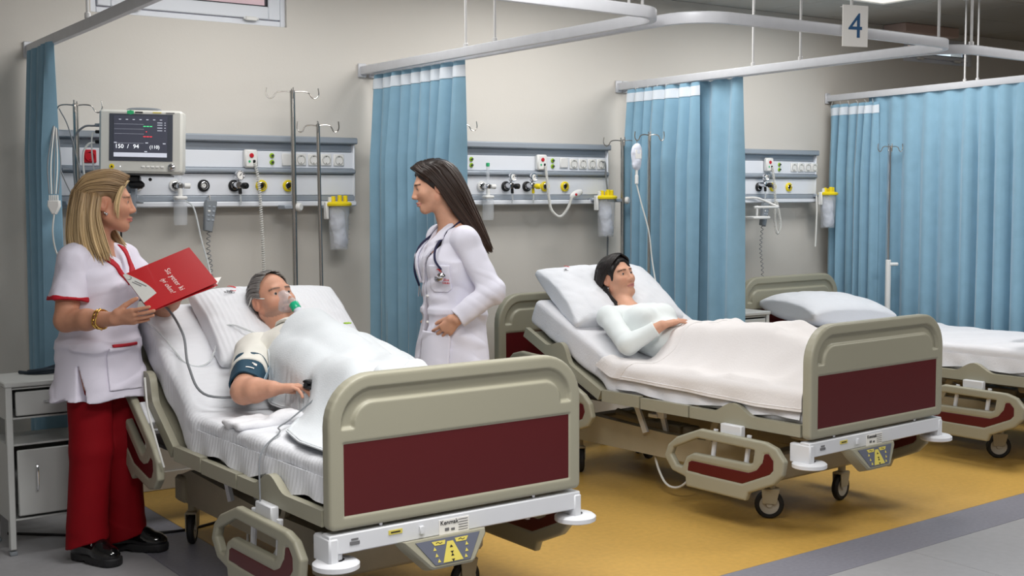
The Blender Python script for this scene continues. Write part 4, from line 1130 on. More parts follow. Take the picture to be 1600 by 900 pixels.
def hand(S, W, F, N, left=False, s=1., curl=(.25, .3, .35, .4), thumb=(.6, .75, -.25), splay=1.):
    W = A3(W, float); F = vnorm(F); N = A3(N, float); N = vnorm(N-F*(N@F)); T = np.cross(N, F)*(-1 if left else 1)
    mc = []
    for i, (l, y, r) in enumerate(((.029, .083, .0105), (.010, .087, .0105), (-.010, .083, .010), (-.028, .075, .0095))):
        m_ = W+(F*y+T*l-N*.002*abs(i-1.5))*s; mc.append(m_)
        S.cone(W+T*l*.45*s, m_, .0135*s, r*s, .012*s)
    S.cone(W+F*.03*s+T*.012*s-N*.006*s, W+F*.065*s-T*.012*s-N*.006*s, .014*s, .013*s, .015)
    for i, (L, r, sp) in enumerate(((.070, .0080, .10), (.078, .0082, .02), (.072, .0078, -.06), (.056, .0068, -.16))):
        p = mc[i]; a = 0.; d0 = vnorm(F+T*sp*splay)
        for j, fr_ in enumerate((.45, .30, .25)):
            a += curl[i]*(1.1, 1.2, .8)[j]
            d = d0*math.cos(a)-N*math.sin(a); q = p+d*L*fr_*s
            S.cone(p, q, (r-.0004*j)*s, (r-.0004*(j+1))*s, .0025 if j == 0 else .002); p = q
    p = W+(F*.022+T*.024-N*.004)*s; tf, tt, tn = thumb
    d = vnorm(F*tf+T*tt+N*tn); q = p+d*.042*s; S.cone(W+F*.012*s+T*.010*s, p, .015*s, .0145*s, .012); S.cone(p, q, .0145*s, .0105*s, .008)
    d2 = vnorm(d+F*.35); q2 = q+d2*.030*s; S.cone(q, q2, .0102*s, .0095*s, .004); d3 = vnorm(d2+F*.25); S.cone(q2, q2+d3*.020*s, .0095*s, .0078*s, .003)
    return mc
def strands(q, guides, n, seed, r0=.0042, jit=.004, base=(.3, .2, .1), tip=None, npts=15, xf=None, flat=.55):
    """hair strands spread between neighbouring guide curves; returns vertex colours"""
    r = np.random.RandomState(seed); tip = tip or base
    G = np.stack([cat_rom(g, 6) for g in guides])          # all guides have the same number of control points
    L = G.shape[1]; cols = []
    for k in range(n):
        u = r.rand()*(len(G)-1); i = min(int(u), len(G)-2); f = u-i
        P = G[i]*(1-f)+G[i+1]*f
        t = np.linspace(0, 1, npts); P = np.stack([np.interp(t*(L-1), np.arange(L), P[:, c]) for c in range(3)], 1)
        off = r.randn(3)*jit; P = P+off*np.linspace(.35, 1, npts)[:, None]+np.sin(t*6+r.rand()*6)[:, None]*r.randn(3)*jit*.35
        P = P[:npts-int(r.rand()*1.7)]
        tt = np.linspace(0, 1, len(P)); rad = r0*(.65+.6*r.rand())*(1-.75*tt**4)
        if xf is not None: P = xf(P)
        q.tube(P, rad, 5, flat=flat)
        c = A3(base)*(1-tt[:, None])+A3(tip)*tt[:, None]; c = c*(.72+.56*r.rand())
        cols.append(np.repeat(c, 5, 0))
    return cols
def hair_obj(q, cols, name, par):
    o = q.build(name, par, 180); C = np.concatenate(cols); at = o.data.color_attributes.new('Col', 'FLOAT_COLOR', 'POINT')
    at.data.foreach_set('color', np.concatenate([C, np.ones((len(C), 1))], 1).astype(np.float32).ravel()); return o
def patch(name, S, pr, poly, o, ex, ey, off, th, m, par, vox=.004, front=None, disp=None):
    """a piece of cloth that lies on the garment S: polygon in the plane (ex, ey), on the side ex x ey"""
    o = A3(o, float); ex = vnorm(ex); ey = vnorm(A3(ey)-ex*(A3(ey)@ex)); ez = np.cross(ex, ey); poly = A3(poly, float)
    def f(P):
        q = P-o; d2 = poly_sd(np.stack([q@ex, q@ey], -1), poly)
        g = sdf_eval(S, P, pr)
        if disp is not None: g = g+disp(P)
        return np.maximum(np.maximum(d2, np.abs(g-off)-th), -(q@ez)-.02)
    c = [o+ex*p[0]+ey*p[1]+ez*z for p in poly for z in (-.02, .16)]
    T = Sdf().add(f, np.min(c, 0), np.max(c, 0))
    return link(name, T.mesh(name, vox, [m]), par)
def frame2(fwd, up):
    up = vnorm(up); fwd = A3(fwd, float); fwd = vnorm(fwd-up*(fwd@up)); return np.stack([np.cross(fwd, up), fwd, up], 1)
SKIN_F = (.66, .36, .245); SKIN_N = (.50, .245, .155); SKIN_M = (.60, .315, .215)
YAW = -.6167
# local frame of the standing people: x along the view's right, y away, z up
# ---------------- nurse
NP = thing('person', 'nurse in white tunic and red trousers holding a red folder, standing', 'person', (1.537, 5.018, 0), YAW)
def nb(x, y, z): return A3([-.342*x+.94*y+.0, -.94*x-.342*y, z])       # torso frame: x to her right, y forward
NO = A3([.040, -.01, 1.437]); NR = frame2((.965, .26, -.02), (.03, 0, 1))
S = Sdf()
S.ell(nb(0, 0, .84), (.15, .12, .12), .04, R=np.stack([nb(1, 0, 0), nb(0, 1, 0), [0, 0, 1.]], 1))
RB = np.stack([nb(1, 0, 0), nb(0, 1, 0), A3([0, 0, 1.])], 1)
S.ell(nb(0, 0, .98), (.130, .10, .15), .05, R=RB).ell(nb(0, 0, 1.12), (.145, .10, .14), .05, R=RB)
S.cone(nb(-.135, -.005, 1.215), nb(.135, -.005, 1.215), .046, k=.05)
S.cone(nb(0, -.01, 1.22), NO+A3([-.030, 0, -.07]), .052, .046, .03)
for sx in (-1, 1): S.cone(nb(sx*.10, -.01, 1.235), nb(sx*.03, -.012, 1.285), .030, .028, .04)
shR = nb(.155, 0, 1.210); elR = A3([-.066, -.195, .985]); wrR = A3([.150, -.300, 1.000])
shL = nb(-.155, 0, 1.210); elL = A3([.20, .17, .995]); wrL = A3([.325, -.015, 1.08])
for sh, el, wr in ((shR, elR, wrR), (shL, elL, wrL)):
    S.cone(sh, el, .052, .043, .03).cone(el, el+(wr-el)*.45, .044, .040, .015).cone(el+(wr-el)*.45, wr, .040, .026, .015)
hand(S, wrR, (.97, -.12, .10), (.05, -.85, -.5), s=.98, curl=(.06, .08, .10, .14), thumb=(.75, .35, -.55), splay=.35)
hand(S, wrL, (.5, -.6, .4), (.3, .7, -.3), left=True, s=.95, curl=(.2, .25, .3, .3))
ankR = A3([-.062, -.052, .09]); ankL = A3([.050, .105, .09])
for sx, an in ((1, ankR), (-1, ankL)):
    S.cone(nb(sx*.085, 0, .80), (an+nb(sx*.085, 0, .80))/2+nb(0, .02, .02), .085, .055, .03).cone((an+nb(sx*.085, 0, .80))/2+nb(0, .02, .02), an, .052, .034, .02)
    S.cone(an, an+A3([.06, -.015, -.035]), .032, .020, .02)
head(S, NO, NR)
body = link('body', S.mesh('body', .0042, ['skin'], color=lambda V: head_color(V, NO, NR, 1, SKIN_N, (.10, .06, .035), (.46, .15, .13))), NP)
eyes(NP, NO, NR, 1)
# tunic
TU = Sdf()
TU.ell(nb(0, 0, 1.12), (.166, .120, .15), .05, R=RB).cone(nb(-.125, -.005, 1.205), nb(.125, -.005, 1.205), .056, k=.06)
for sx in (-1, 1): TU.ell(nb(sx*.065, .075, 1.10), (.068, .065, .07), .05, R=RB)
for z0, z1, a0, b0, a1, b1 in ((1.08, .88, .155, .118, .175, .142), (.88, .62, .175, .142, .212, .172)):
    def f(P, z0=z0, z1=z1, a0=a0, b0=b0, a1=a1, b1=b1):
        q = P@RB; t = np.clip((q[..., 2]-z0)/(z1-z0), -.15, 1.1); a = a0+(a1-a0)*t; b = b0+(b1-b0)*t
        d = (np.sqrt((q[..., 0]/a)**2+((q[..., 1])/b)**2)-1)*np.minimum(a, b)
        return np.maximum(d, np.maximum(q[..., 2]-max(z0, z1), min(z0, z1)-q[..., 2]))
    TU.add(f, (-.25, -.25, min(z0, z1)), (.25, .25, max(z0, z1)), .05)
pr_t = list(TU.p)
# hem, neck opening and side slit
TU.plane((0, 0, .668), (0, 0, -1), (-.3, -.3, .5), (.3, .3, .668))
TU.cone(nb(0, .04, 1.34), nb(0, .125, 1.145), .062, .010, .008, 's').cone(nb(0, -.01, 1.24), nb(0, 0, 1.40), .066, .075, .012, 's')
def slit(P):
    q = P@RB; z = q[..., 2]
    return np.maximum(np.abs(q[..., 1]-.030-.03*np.clip((.80-z)/.14, 0, 1))-.020*np.clip((.80-z)/.14, 0, 1), np.maximum(.10-q[..., 0], z-.80))
TU.add(slit, nb(.2, .02, .7)-.16, nb(.2, .02, .7)+.16, .004, 's')
def tdisp(P):
    q = P@RB; ang = np.arctan2(q[..., 0], q[..., 1]); w_ = np.clip((1.12-q[..., 2])/.4, 0, 1)
    return .006*w_*np.sin(ang*5+2*vn(P, 5, 1))+.007*vn(P*A3([14, 14, 5]), 1, 3)-.011*np.maximum(vn(np.stack([q[..., 0]*9+q[..., 2]*16, q[..., 1]*9-q[..., 2]*9, q[..., 2]*12], -1), 1, 8), 0)
tun = link('tunic', TU.mesh('tunic', .0048, ['tunic_white'], disp=tdisp), NP)
for sx, sh, el, nm in ((1, shR, elR, 'sleeve'), (-1, shL, elL, 'sleeve')):
    d = vnorm(el-sh); e = sh+d*.155; X = Sdf().cone(sh-d*.0+nb(-sx*.02, 0, .0), e, .064, .076, .01).cone(nb(sx*.07, 0, 1.20), sh, .055, .062, .02)
    n_ = vnorm(d+A3([0, 0, -.5])); X.plane(e, n_, e-.12, e+.12)
    so = link(nm, X.mesh(nm, .0045, ['tunic_white'], disp=lambda P: .006*vn(P*A3([12, 12, 7]), 1, 4)+.003*vn(P, 30, 2)), NP)
    X2 = Sdf(); rad = .0755
    X2.cone(sh+nb(-sx*.02, 0, 0), e, .066, .0785, .01).plane(e+n_*.0015, n_, e-.12, e+.12).plane(e-n_*.017, -n_, e-.3, e+.3)
    link('sleeve_trim', X2.mesh('sleeve_trim', .0042, ['trim_red'], disp=lambda P: .006*vn(P*A3([12, 12, 7]), 1, 4)+.003*vn(P, 30, 2)), so)
ez_ = nb(0, 1, 0); fx_ = -nb(1, 0, 0)
# collar band, pocket (she carries it on her right front)
for sx, m_ in ((1, 'trim_red'), (-1, 'trim_red')):
    cp = patch('collar', TU, pr_t, [(sx*.066, 1.27), (sx*.095, 1.255), (sx*.05, 1.155), (sx*.006, 1.108), (sx*.002, 1.135), (sx*.036, 1.18)], (0, 0, 0), fx_, (0, 0, 1), .003, .0045, m_, NP, disp=tdisp)
pk = vnorm(nb(.34, 1, 0)); px_ = np.cross(A3([0, 0, 1.]), pk)*-1
px_ = vnorm(px_); 
if px_[0] < 0: px_ = -px_
po = patch('pocket', TU, pr_t, [(-.075, .705), (.085, .700), (.088, .872), (-.068, .872)], (0, 0, 0), px_, (0, 0, 1), .0035, .0035, 'tunic_white', NP, disp=tdisp)
patch('pocket_trim', TU, pr_t, [(-.052, .872), (.072, .872), (.072, .885), (-.052, .885)], (0, 0, 0), px_, (0, 0, 1), .0045, .004, 'trim_red', NP, disp=tdisp)
# trousers
TR = Sdf(); TR.ell(nb(0, 0, .82), (.150, .115, .12), .04, R=RB)
for sx, an in ((1, ankR), (-1, ankL)):
    hp = nb(sx*.074, 0, .77); kn = (an+hp)/2+nb(0, .015, .03)
    TR.cone(hp, kn, .088, .080, .02).cone(kn, an*A3([1, 1, 0])+A3([0, 0, .04]), .080, .080, .02)
    TR.plane((an[0], an[1], .062+(.012 if sx > 0 else 0)), (.25, 0, -1), an-.11-A3([0, 0, .05]), an+.11)
def trd(P): return .007*vn(P*A3([11, 11, 5]), 1, 2)+.006*np.maximum(vn(np.stack([P[..., 0]*6, P[..., 1]*6, P[..., 2]*19+P[..., 0]*9], -1), 1, 6), 0)*np.clip((.32-P[..., 2])/.2, .2, 1)
link('trousers', TR.mesh('trousers', .005, ['scrub_red'], disp=trd), NP)
def shoe(par, heel, d, L=.255, chain=True, m='patent_black', hh=.034):
    d = vnorm(A3([d[0], d[1], 0])); sd = A3([-d[1], d[0], 0]); heel = A3([heel[0], heel[1], 0]); U = A3([0, 0, 1.])
    R_ = np.stack([sd, d, U], 1)
    so = Sdf()
    def f(P):
        q = (P-heel)@R_; y = q[..., 1]/L
        wd = .031+.014*np.clip((y-.25)/.45, 0, 1)**1.5; cy = np.clip(q[..., 1], .032, L-.046)
        rr_ = np.where(q[..., 1] < .1, .032, .045); rr_ = .032+.013*np.clip((y-.2)/.5, 0, 1)
        d2 = np.hypot(q[..., 0]-.006*np.clip(y-.4, 0, 1), q[..., 1]-cy)-rr_
        tread = .003*np.clip(np.sin(q[..., 1]*210), 0, 1)*(q[..., 2] < .012)
        arch = .012*np.clip(1-np.abs(y-.36)/.10, 0, 1)
        return extr(d2+tread, q[..., 2]-hh/2-.002-arch/2, hh/2-arch/2, .006)
    so.add(f, heel-L, heel+L*1.2+A3([0, 0, -.15]))
    so.p[-1] = (f, np.minimum(heel, heel+d*L)-.06, np.maximum(heel, heel+d*L)*A3([1, 1, 0])+A3([.06, .06, .05]), .01, 'u')
    s_ = link('shoe_sole', so.mesh('shoe_sole', .0042, ['rubber']), par)
    up = Sdf(); z = hh
    up.cone(heel+d*.035+U*(z+.012), heel+d*.05+U*(z+.045), .033, .036, .02)
    up.cone(heel+d*.06+U*(z+.02), heel+d*.15+U*(z+.022), .036, .038, .03); up.ell(heel+d*(L-.065)+U*(z+.008), (.043, .062, .040), .03, R=R_)
    up.cone(heel+d*.10+U*(z+.05), heel+d*.155+U*(z+.042), .026, .020, .03)
    up.cone(heel+d*.045+U*(z+.085), heel+d*.075+U*(z+.07), .030, .024, .01, 's')
    up.plane(heel+U*(z-.003), (0, 0, -1), heel-.3-A3([0, 0, 0]), heel+A3([.3, .3, z-.003]))
    u_ = link('shoe', up.mesh('shoe', .004, [m]), par)
    if chain:
        q = mb('chrome')
        for k in range(7):
            a = (k-3)/3; c = heel+d*(.150-.006*abs(a))+sd*a*.030+U*(z+.071-.022*a*a)
            q.tube([c+(sd*math.cos(t)*.0075+(d if k % 2 else vnorm(U-d*.3))*math.sin(t)*.0045) for t in np.linspace(0, 2*np.pi, 9)[:-1]], .0024, 5, closed=True)
        q.build('chain', u_)
    return u_
shoe(NP, (-.130, -.010), (.86, -.48)); shoe(NP, (-.028, .114), (1, -.09))
# hair
def hcap(par, O, Rm, m, name, cut, grow=.012, col=(.2, .1, .05), z0=-.02, seed=1, disp=.004, vox=.0045, ear=True):
    X = Sdf(); O = A3(O)
    X.ell(O+Rm@A3([0, -.013, .030]), (.073+grow, .094+grow, .084+grow), .01, R=Rm)
    X.cone(O+Rm@A3([0, -.07, .0]), O+Rm@A3([0, -.062, -.06]), .055, .045, .02)
    for p, n_ in cut: X.plane(O+Rm@A3(p), Rm@A3(n_), O-.3, O+.3, .008)
    for sx in (-1, 1) if ear else (): X.ell(O+Rm@A3([sx*.09, .005, -.008]), (.030, .032, .040), .01, 's', Rm)
    def dp(P):
        q = (P-O)@Rm; return disp*vn(np.stack([q[..., 0]*60, q[..., 1]*18, q[..., 2]*40], -1), 1, seed)
    return link(name, X.mesh(name, vox, [m], disp=dp, color=lambda V: A3(col)*(1+.35*vn((V-O)@Rm*A3([90, 22, 60]), 1, seed))[:, None]), par)
BL0 = (.17, .105, .052); BL1 = (.62, .45, .24)
hc = hcap(NP, NO, NR, 'hair_blonde', 'hair', [((0, .052, .03), (0, .80, -.60)), ((0, 0, -.10), (0, 0, -1))], col=(.20, .125, .062))
def toN(P): return NO+P@NR.T
q = mb('hair_blonde'); cols = []
side = lambda s: [[(s*.070, .050, .040), (s*.086, .005, .045), (s*.077, -.065, .035), (s*.03, -.122, .0)], [(s*.058, .072, .070), (s*.079, .012, .080), (s*.066, -.075, .062), (s*.02, -.127, .01)],
                  [(s*.030, .086, .098), (s*.048, .018, .118), (s*.046, -.075, .090), (s*.012, -.130, .02)], [(0, .090, .106), (0, .02, .130), (0, -.075, .108), (0, -.132, .03)]]
for s in (1, -1): cols += strands(q, side(s), 80, 3+s, .0044, .0026, BL0, (.46, .32, .17), xf=toN)
fall = [[(.074, -.012, .030), (.089, -.020, -.050), (.094, .0, -.130), (.098, .030, -.222)], [(.078, -.035, .035), (.098, -.045, -.05), (.108, -.030, -.14), (.112, .0, -.228)],
        [(.066, -.075, .045), (.092, -.085, -.045), (.106, -.080, -.14), (.112, -.05, -.225)], [(.035, -.110, .045), (.058, -.122, -.04), (.07, -.125, -.14), (.08, -.105, -.215)],
        [(0, -.122, .045), (0, -.135, -.04), (0, -.14, -.13), (0, -.13, -.205)], [(-.05, -.10, .04), (-.07, -.11, -.05), (-.08, -.11, -.13), (-.09, -.09, -.21)],
        [(-.075, -.04, .03), (-.095, -.04, -.06), (-.105, 0, -.14), (-.10, .05, -.20)], [(-.074, .0, .02), (-.09, .01, -.07), (-.10, .055, -.15), (-.095, .105, -.215)]]
cols += strands(q, fall, 330, 7, .0056, .0048, (.27, .175, .088), BL1, xf=toN)
cols += strands(q, [[(p[0]*.86, p[1]*.9, p[2]) for p in g] for g in fall], 120, 8, .0065, .004, (.20, .13, .065), (.48, .34, .18), xf=toN)
cols += strands(q, [[(.036, .088, .088), (.066, .068, .055), (.075, .052, .0), (.070, .050, -.065)], [(.044, .083, .085), (.072, .055, .055), (.079, .038, .01), (.076, .035, -.05)]], 16, 9, .0026, .0015, (.40, .28, .14), (.66, .50, .28), xf=toN)
hair_obj(q, cols, 'hair', NP)
mb('chrome').sph(NO+NR@A3([.078, .006, -.045]), .0065, 10, 8).sph(NO+NR@A3([.079, -.001, -.040]), .0045, 10, 8).build('earring', NP)
bc = wrR+(elR-wrR)*.26; bd = vnorm(elR-wrR); be = vnorm(np.cross(bd, [0, 0, 1])); bf = np.cross(bd, be)
q = mb('gold')
for o_ in (-.008, .008): q.tube([bc+bd*(o_+.004*math.sin(3*t))+(be*math.cos(t)+bf*math.sin(t))*.0365 for t in np.linspace(0, 2*np.pi, 30)[:-1]], .0032, 6, closed=True)
for k in range(12): t = k*np.pi/6; q.sph(bc+(be*math.cos(t)+bf*math.sin(t))*.038, .0045, 8, 6)
q.build('bracelet', NP)
q = mb('gold').tube(cat_rom([nb(-.055, -.01, 1.285), nb(-.04, .065, 1.235), nb(0, .105, 1.185), nb(.04, .065, 1.235), nb(.055, -.01, 1.285)], 6), .0013, 5); q.build('necklace', NP)
# red folder
FO = thing('folder', 'open red folder with white lettering held by the nurse', 'folder', NP.location, YAW)
c00 = A3([.293, -.31, 1.028]); ex = vnorm([.221, .14, .100]); ey0 = A3([-.163, .11, .118])
ey = vnorm(ey0-ex*(ey0@ex)); ez = np.cross(ex, ey); Wf, Hf = .280, .228
P4 = [(0, 0), (Wf, 0), (Wf, Hf), (0, Hf)]
mb('folder_red').prism(P4, c00, ex, ey, .0016).build('cover', FO)
g = [(0, Hf)]+[(.012+.058*math.sin(t), Hf-.01-.135*(1-math.cos(t))*.95) for t in np.linspace(.15, 1.45, 10)]+[(0, .045)]
cv_ = mb('paper_grey').prism([(.0, Hf), (.012, Hf)]+[(.012+.050*math.sin(t*1.0), Hf-.155*t/1.57) for t in np.linspace(.1, 1.57, 10)]+[(.0, Hf-.175)], c00+ez*.0012, ex, ey, .0008).build('grey_corner', FO)
ux = vnorm(-ey*.94+ex*.34)
ux = vnorm(ex*.42-ey*.91); uy = vnorm(np.cross(ez, ux))
text('Siz yeter ki', .030, 'ink_white', c00+ez*.0022+ex*.142+ey*.168, -ey, ex, 'lettering', FO, thin=.0004)
text('iyi olun!', .028, 'ink_white', c00+ez*.0022+ex*.106+ey*.130, -ey, ex, 'lettering', FO, shear=.3, thin=.0004)
gx = vnorm(ex*.45-ey*.9)
q = mb('ink_grey')
for k in range(2): q.prism([(0, 0), (.055-.012*k, 0), (.055-.012*k, .004), (0, .004)], c00+ez*.0022+ex*(.020-.010*k)+ey*(Hf-.055), gx, np.cross(ez, gx), .0005)
q.prism(crescent(.009, 2), c00+ez*.0022+ex*.012+ey*(Hf-.030), ex, ey, .0005); q.build('print', FO)
e2 = vnorm(ex*.995-ez*.05); mb('folder_red').prism(P4, c00-ez*.004, e2, ey, .0016).build('back_cover', FO)
e3 = vnorm(ex*.985-ez*.12)
mb('paper_white').prism([(.02, .01), (Wf-.005, .012), (Wf+.045, .055), (.02, .15)], c00-ez*.003, e3, ey, .0006).build('page', FO)

# ---------------- doctor
DP = thing('person', 'doctor with long dark hair in a white coat, hand in pocket', 'person', (3.146, 4.918, 0), YAW)
def db(x, y, z): return A3([-.43*x-.9*y, .9*x-.43*y, z])       # x to her right, y forward
RD = np.stack([db(1, 0, 0), db(0, 1, 0), A3([0, 0, 1.])], 1)
RD[:, 0] = vnorm(RD[:, 0]); RD[:, 1] = vnorm(RD[:, 1])
DO = A3([-.078, -.01, 1.502]); DR = frame2((-.965, -.15, -.20), (-.20, 0, .98))
S = Sdf()
S.ell(db(0, 0, .88), (.15, .11, .12), .04, R=RD).ell(db(0, 0, 1.02), (.125, .095, .15), .05, R=RD).ell(db(0, 0, 1.17), (.145, .10, .14), .05, R=RD)
S.cone(db(-.135, 0, 1.262), db(.135, 0, 1.262), .044, k=.05).cone(db(0, 0, 1.26), DO+A3([.030, 0, -.07]), .050, .045, .03)
for sx in (-1, 1): S.cone(db(sx*.10, -.01, 1.28), db(sx*.03, -.01, 1.33), .028, .026, .04)
dsL = db(-.16, 0, 1.258); deL = A3([.190, -.205, 1.030]); dwL = A3([.030, -.218, .905])
dsR = db(.16, 0, 1.258); deR = A3([.06, .26, 1.02]); dwR = A3([-.055, .20, .90])
for a, b, c in ((dsL, deL, dwL), (dsR, deR, dwR)):
    S.cone(a, b, .046, .040, .03).cone(b, b+(c-b)*.45, .041, .037, .015).cone(b+(c-b)*.45, c, .037, .026, .015)
hand(S, dwL, (-.68, .30, -.66), (.25, -.95, .15), left=True, s=.98, curl=(.25, .28, .3, .35), thumb=(.85, .3, -.4))
hand(S, dwR, (-.3, -.3, -.9), (.2, .95, .1), s=.95, curl=(.3, .3, .3, .3))
for sx in (-1, 1):
    hp = db(sx*.085, 0, .83); kn = db(sx*.08, .02, .46); an = db(sx*.08, -.01, .08)
    S.cone(hp, kn, .085, .055, .03).cone(kn, an, .052, .034, .02).cone(an, an+db(0, .10, -.045), .032, .025, .02)
head(S, DO, DR)
link('body', S.mesh('body', .0042, ['skin'], color=lambda V: head_color(V, DO, DR, 1, SKIN_F, (.03, .02, .015), (.5, .2, .18))), DP)
eyes(DP, DO, DR, 1)
# dark blouse under the coat
X = Sdf().ell(db(0, 0, 1.14), (.15, .108, .17), .05, R=RD).cone(db(-.12, 0, 1.245), db(.12, 0, 1.245), .05, k=.05).ell(db(0, 0, .90), (.13, .10, .16), .06, R=RD)
X.cone(db(0, .04, 1.35), db(0, .11, 1.19), .06, .015, .01, 's')
link('blouse', X.mesh('blouse', .006, ['black_cloth']), DP)
X = Sdf()
for sx in (-1, 1): X.cone(db(sx*.070, 0, .80), db(sx*.078, .02, .46), .080, .07, .02).cone(db(sx*.082, .02, .46), db(sx*.08, -.01, .06), .07, .062, .02)
link('trousers', X.mesh('trousers', .006, ['black_cloth'], disp=lambda P: .005*vn(P, 14, 1)), DP)
for sx in (-1, 1): shoe(DP, db(sx*.08, -.075, 0), db(0, 1, 0), chain=False, hh=.03)
CT = Sdf()
CT.ell(db(0, 0, 1.16), (.168, .125, .16), .05, R=RD).cone(db(-.13, -.005, 1.250), db(.13, -.005, 1.250), .054, k=.06)
for z0, z1, a0, b0, a1, b1, o0, o1 in ((1.14, .93, .158, .122, .162, .138, 0, 0), (.93, .52, .162, .138, .225, .195, 0, -.01)):
    def f(P, z0=z0, z1=z1, a0=a0, b0=b0, a1=a1, b1=b1):
        q = P@RD; t = np.clip((q[..., 2]-z0)/(z1-z0), -.15, 1.1); a = a0+(a1-a0)*t; b = b0+(b1-b0)*t
        d = (np.sqrt((q[..., 0]/a)**2+(q[..., 1]/b)**2)-1)*np.minimum(a, b)
        return np.maximum(d, np.maximum(q[..., 2]-max(z0, z1), min(z0, z1)-q[..., 2]))
    CT.add(f, (-.26, -.26, min(z0, z1)), (.26, .26, max(z0, z1)), .05)
for sx in (-1, 1): CT.ell(db(sx*.065, .07, 1.15), (.062, .065, .07), .05, R=RD)
pr_c = list(CT.p)
def front(P):
    q = P@RD; z = q[..., 2]; x = q[..., 0]+.018+.03*np.clip((.9-z)/.3, 0, 1)*0
    wd = .017+.030*np.clip((.95-z)/.4, 0, 1)+.060*np.clip((z-1.06)/.26, 0, 1)
    return np.maximum(np.abs(x)-wd, .055-q[..., 1])
CT.add(front, db(0, .12, .45)-A3([.15, .15, 0]), db(0, .12, 1.4)+A3([.15, .15, 0]), .006, 's')
CT.cone(db(0, -.01, 1.29), db(0, 0, 1.42), .062, .075, .012, 's')
def cdisp(P):
    q = P@RD; ang = np.arctan2(q[..., 0], q[..., 1]); w_ = np.clip((1.0-q[..., 2])/.4, 0, 1)
    return .009*w_*np.sin(ang*4+2.5*vn(P, 4, 3))+.008*vn(P*A3([13, 13, 5]), 1, 5)-.013*np.maximum(vn(np.stack([q[..., 0]*8+q[..., 2]*14, q[..., 1]*8-q[..., 2]*11, q[..., 2]*9], -1), 1, 9), 0)
link('coat', CT.mesh('coat', .005, ['coat_white'], disp=cdisp), DP)
for sx, a, b, c, sd in ((-1, dsL, deL, dwL, 1), (1, dsR, deR, dwR, 5)):
    X = Sdf().cone(a+db(-sx*.02, 0, 0), b, .064, .056, .02).cone(b, c, .056, .047, .015).cone(db(sx*.07, 0, 1.245), a, .052, .062, .02)
    d = vnorm(c-b); e = c-d*.005; X.plane(e, d, e-.09, e+.09)
    def sdp(P, b=b, sd=sd): return .006*vn(P, 17, sd)-.008*np.maximum(np.sin(P[..., 2]*70+P[..., 0]*38+3*vn(P, 9, sd)), 0)*np.clip(1-np.linalg.norm(P-b, axis=-1)/.15, 0, 1)
    link('sleeve', X.mesh('sleeve', .0045, ['coat_white'], disp=sdp), DP)
lx = -db(1, 0, 0)      # to her left
for s in (1, -1):
    lp = patch('lapel', CT, pr_c, [(s*.060, 1.345), (s*.098, 1.318), (s*.112, 1.262), (s*.088, 1.248), (s*.098, 1.225), (s*.028, 1.055), (s*.012, 1.06), (s*.030, 1.16), (s*.062, 1.27)], db(.018, 0, 0), lx, (0, 0, 1), .008, .0055, 'coat_white', DP, disp=cdisp)
pn_ = vnorm(db(-.62, .8, 0)); pxx = np.cross(A3([0, 0, 1.]), pn_); pxx = pxx if pxx[0] > 0 else -pxx
patch('pocket', CT, pr_c, [(-.080, .665), (.078, .660), (.078, .835), (-.078, .842)], A3([0, 0, 0]), pxx, (0, 0, 1), .010, .0065, 'coat_white', DP, disp=cdisp)
patch('breast_pocket', CT, pr_c, [(-.030, 1.035), (-.012, 1.02), (.055, 1.02), (.075, 1.035), (.075, 1.145), (-.030, 1.145)], A3([0, 0, 0]), pxx, (0, 0, 1), .004, .0035, 'coat_white', DP, disp=cdisp)
def on_coat(x, z, ex, n, off=.007):
    o = ex*x+A3([0, 0, z]); t = np.linspace(.02, .28, 400); P = o+n*t[:, None]; d = sdf_eval(CT, P, pr_c)+cdisp(P)
    i = np.argmax((d > off)); return P[i]
pp = on_coat(.026, 1.078, pxx, pn_, .010)
nrm_ = vnorm(np.cross(on_coat(.045, 1.078, pxx, pn_, .01)-on_coat(-.03, 1.078, pxx, pn_, .01), on_coat(-.03, 1.11, pxx, pn_, .01)-on_coat(-.03, 1.05, pxx, pn_, .01)))
lg_x = vnorm(on_coat(.02, 1.078, pxx, pn_, .01)-on_coat(-.07, 1.078, pxx, pn_, .01))
logo(DP, pp+pn_*.004, lg_x, on_coat(-.03, 1.12, pxx, pn_, .01)-on_coat(-.03, 1.05, pxx, pn_, .01), .072)
for z in (1.0, .88, .76): mb('plastic_white').sph(on_coat(-.055-.0, z, pxx, pn_, .004), .007, 10, 6).build('button', DP)
# hair
def toD(P): return DO+P@DR.T
DK0 = (.020, .013, .011); DK1 = (.060, .032, .022)
hcap(DP, DO, DR, 'hair_dark', 'hair', [((0, .050, .03), (0, .80, -.60)), ((0, 0, -.11), (0, 0, -1))], col=DK0, ear=False)
gl = [[(-.012, .088, .104), (-.074, .050, .070), (-.089, .006, .015), (-.088, -.040, -.09), (-.085, -.095, -.20), (-.072, -.150, -.315)],
      [(-.010, .055, .122), (-.078, .005, .075), (-.095, -.045, -.03), (-.092, -.085, -.12), (-.085, -.125, -.21), (-.066, -.170, -.345)],
      [(-.006, .0, .127), (-.064, -.06, .082), (-.082, -.108, -.02), (-.080, -.135, -.12), (-.072, -.158, -.21), (-.055, -.190, -.350)],
      [(0, -.045, .120), (-.024, -.105, .074), (-.034, -.138, -.02), (-.036, -.158, -.12), (-.036, -.176, -.21), (-.034, -.198, -.335)]]
gr = [[(-p[0], p[1], p[2]) for p in g] for g in gl[::-1]]
q = mb('hair_dark'); cols = []
cols += strands(q, gl+gr, 420, 11, .0056, .0036, DK0, DK1, xf=toD, npts=18)
cols += strands(q, [[(p[0]*.86, p[1]*.92+.004, p[2]) for p in g] for g in gl+gr], 160, 12, .007, .0036, DK0, DK0, xf=toD, npts=16)
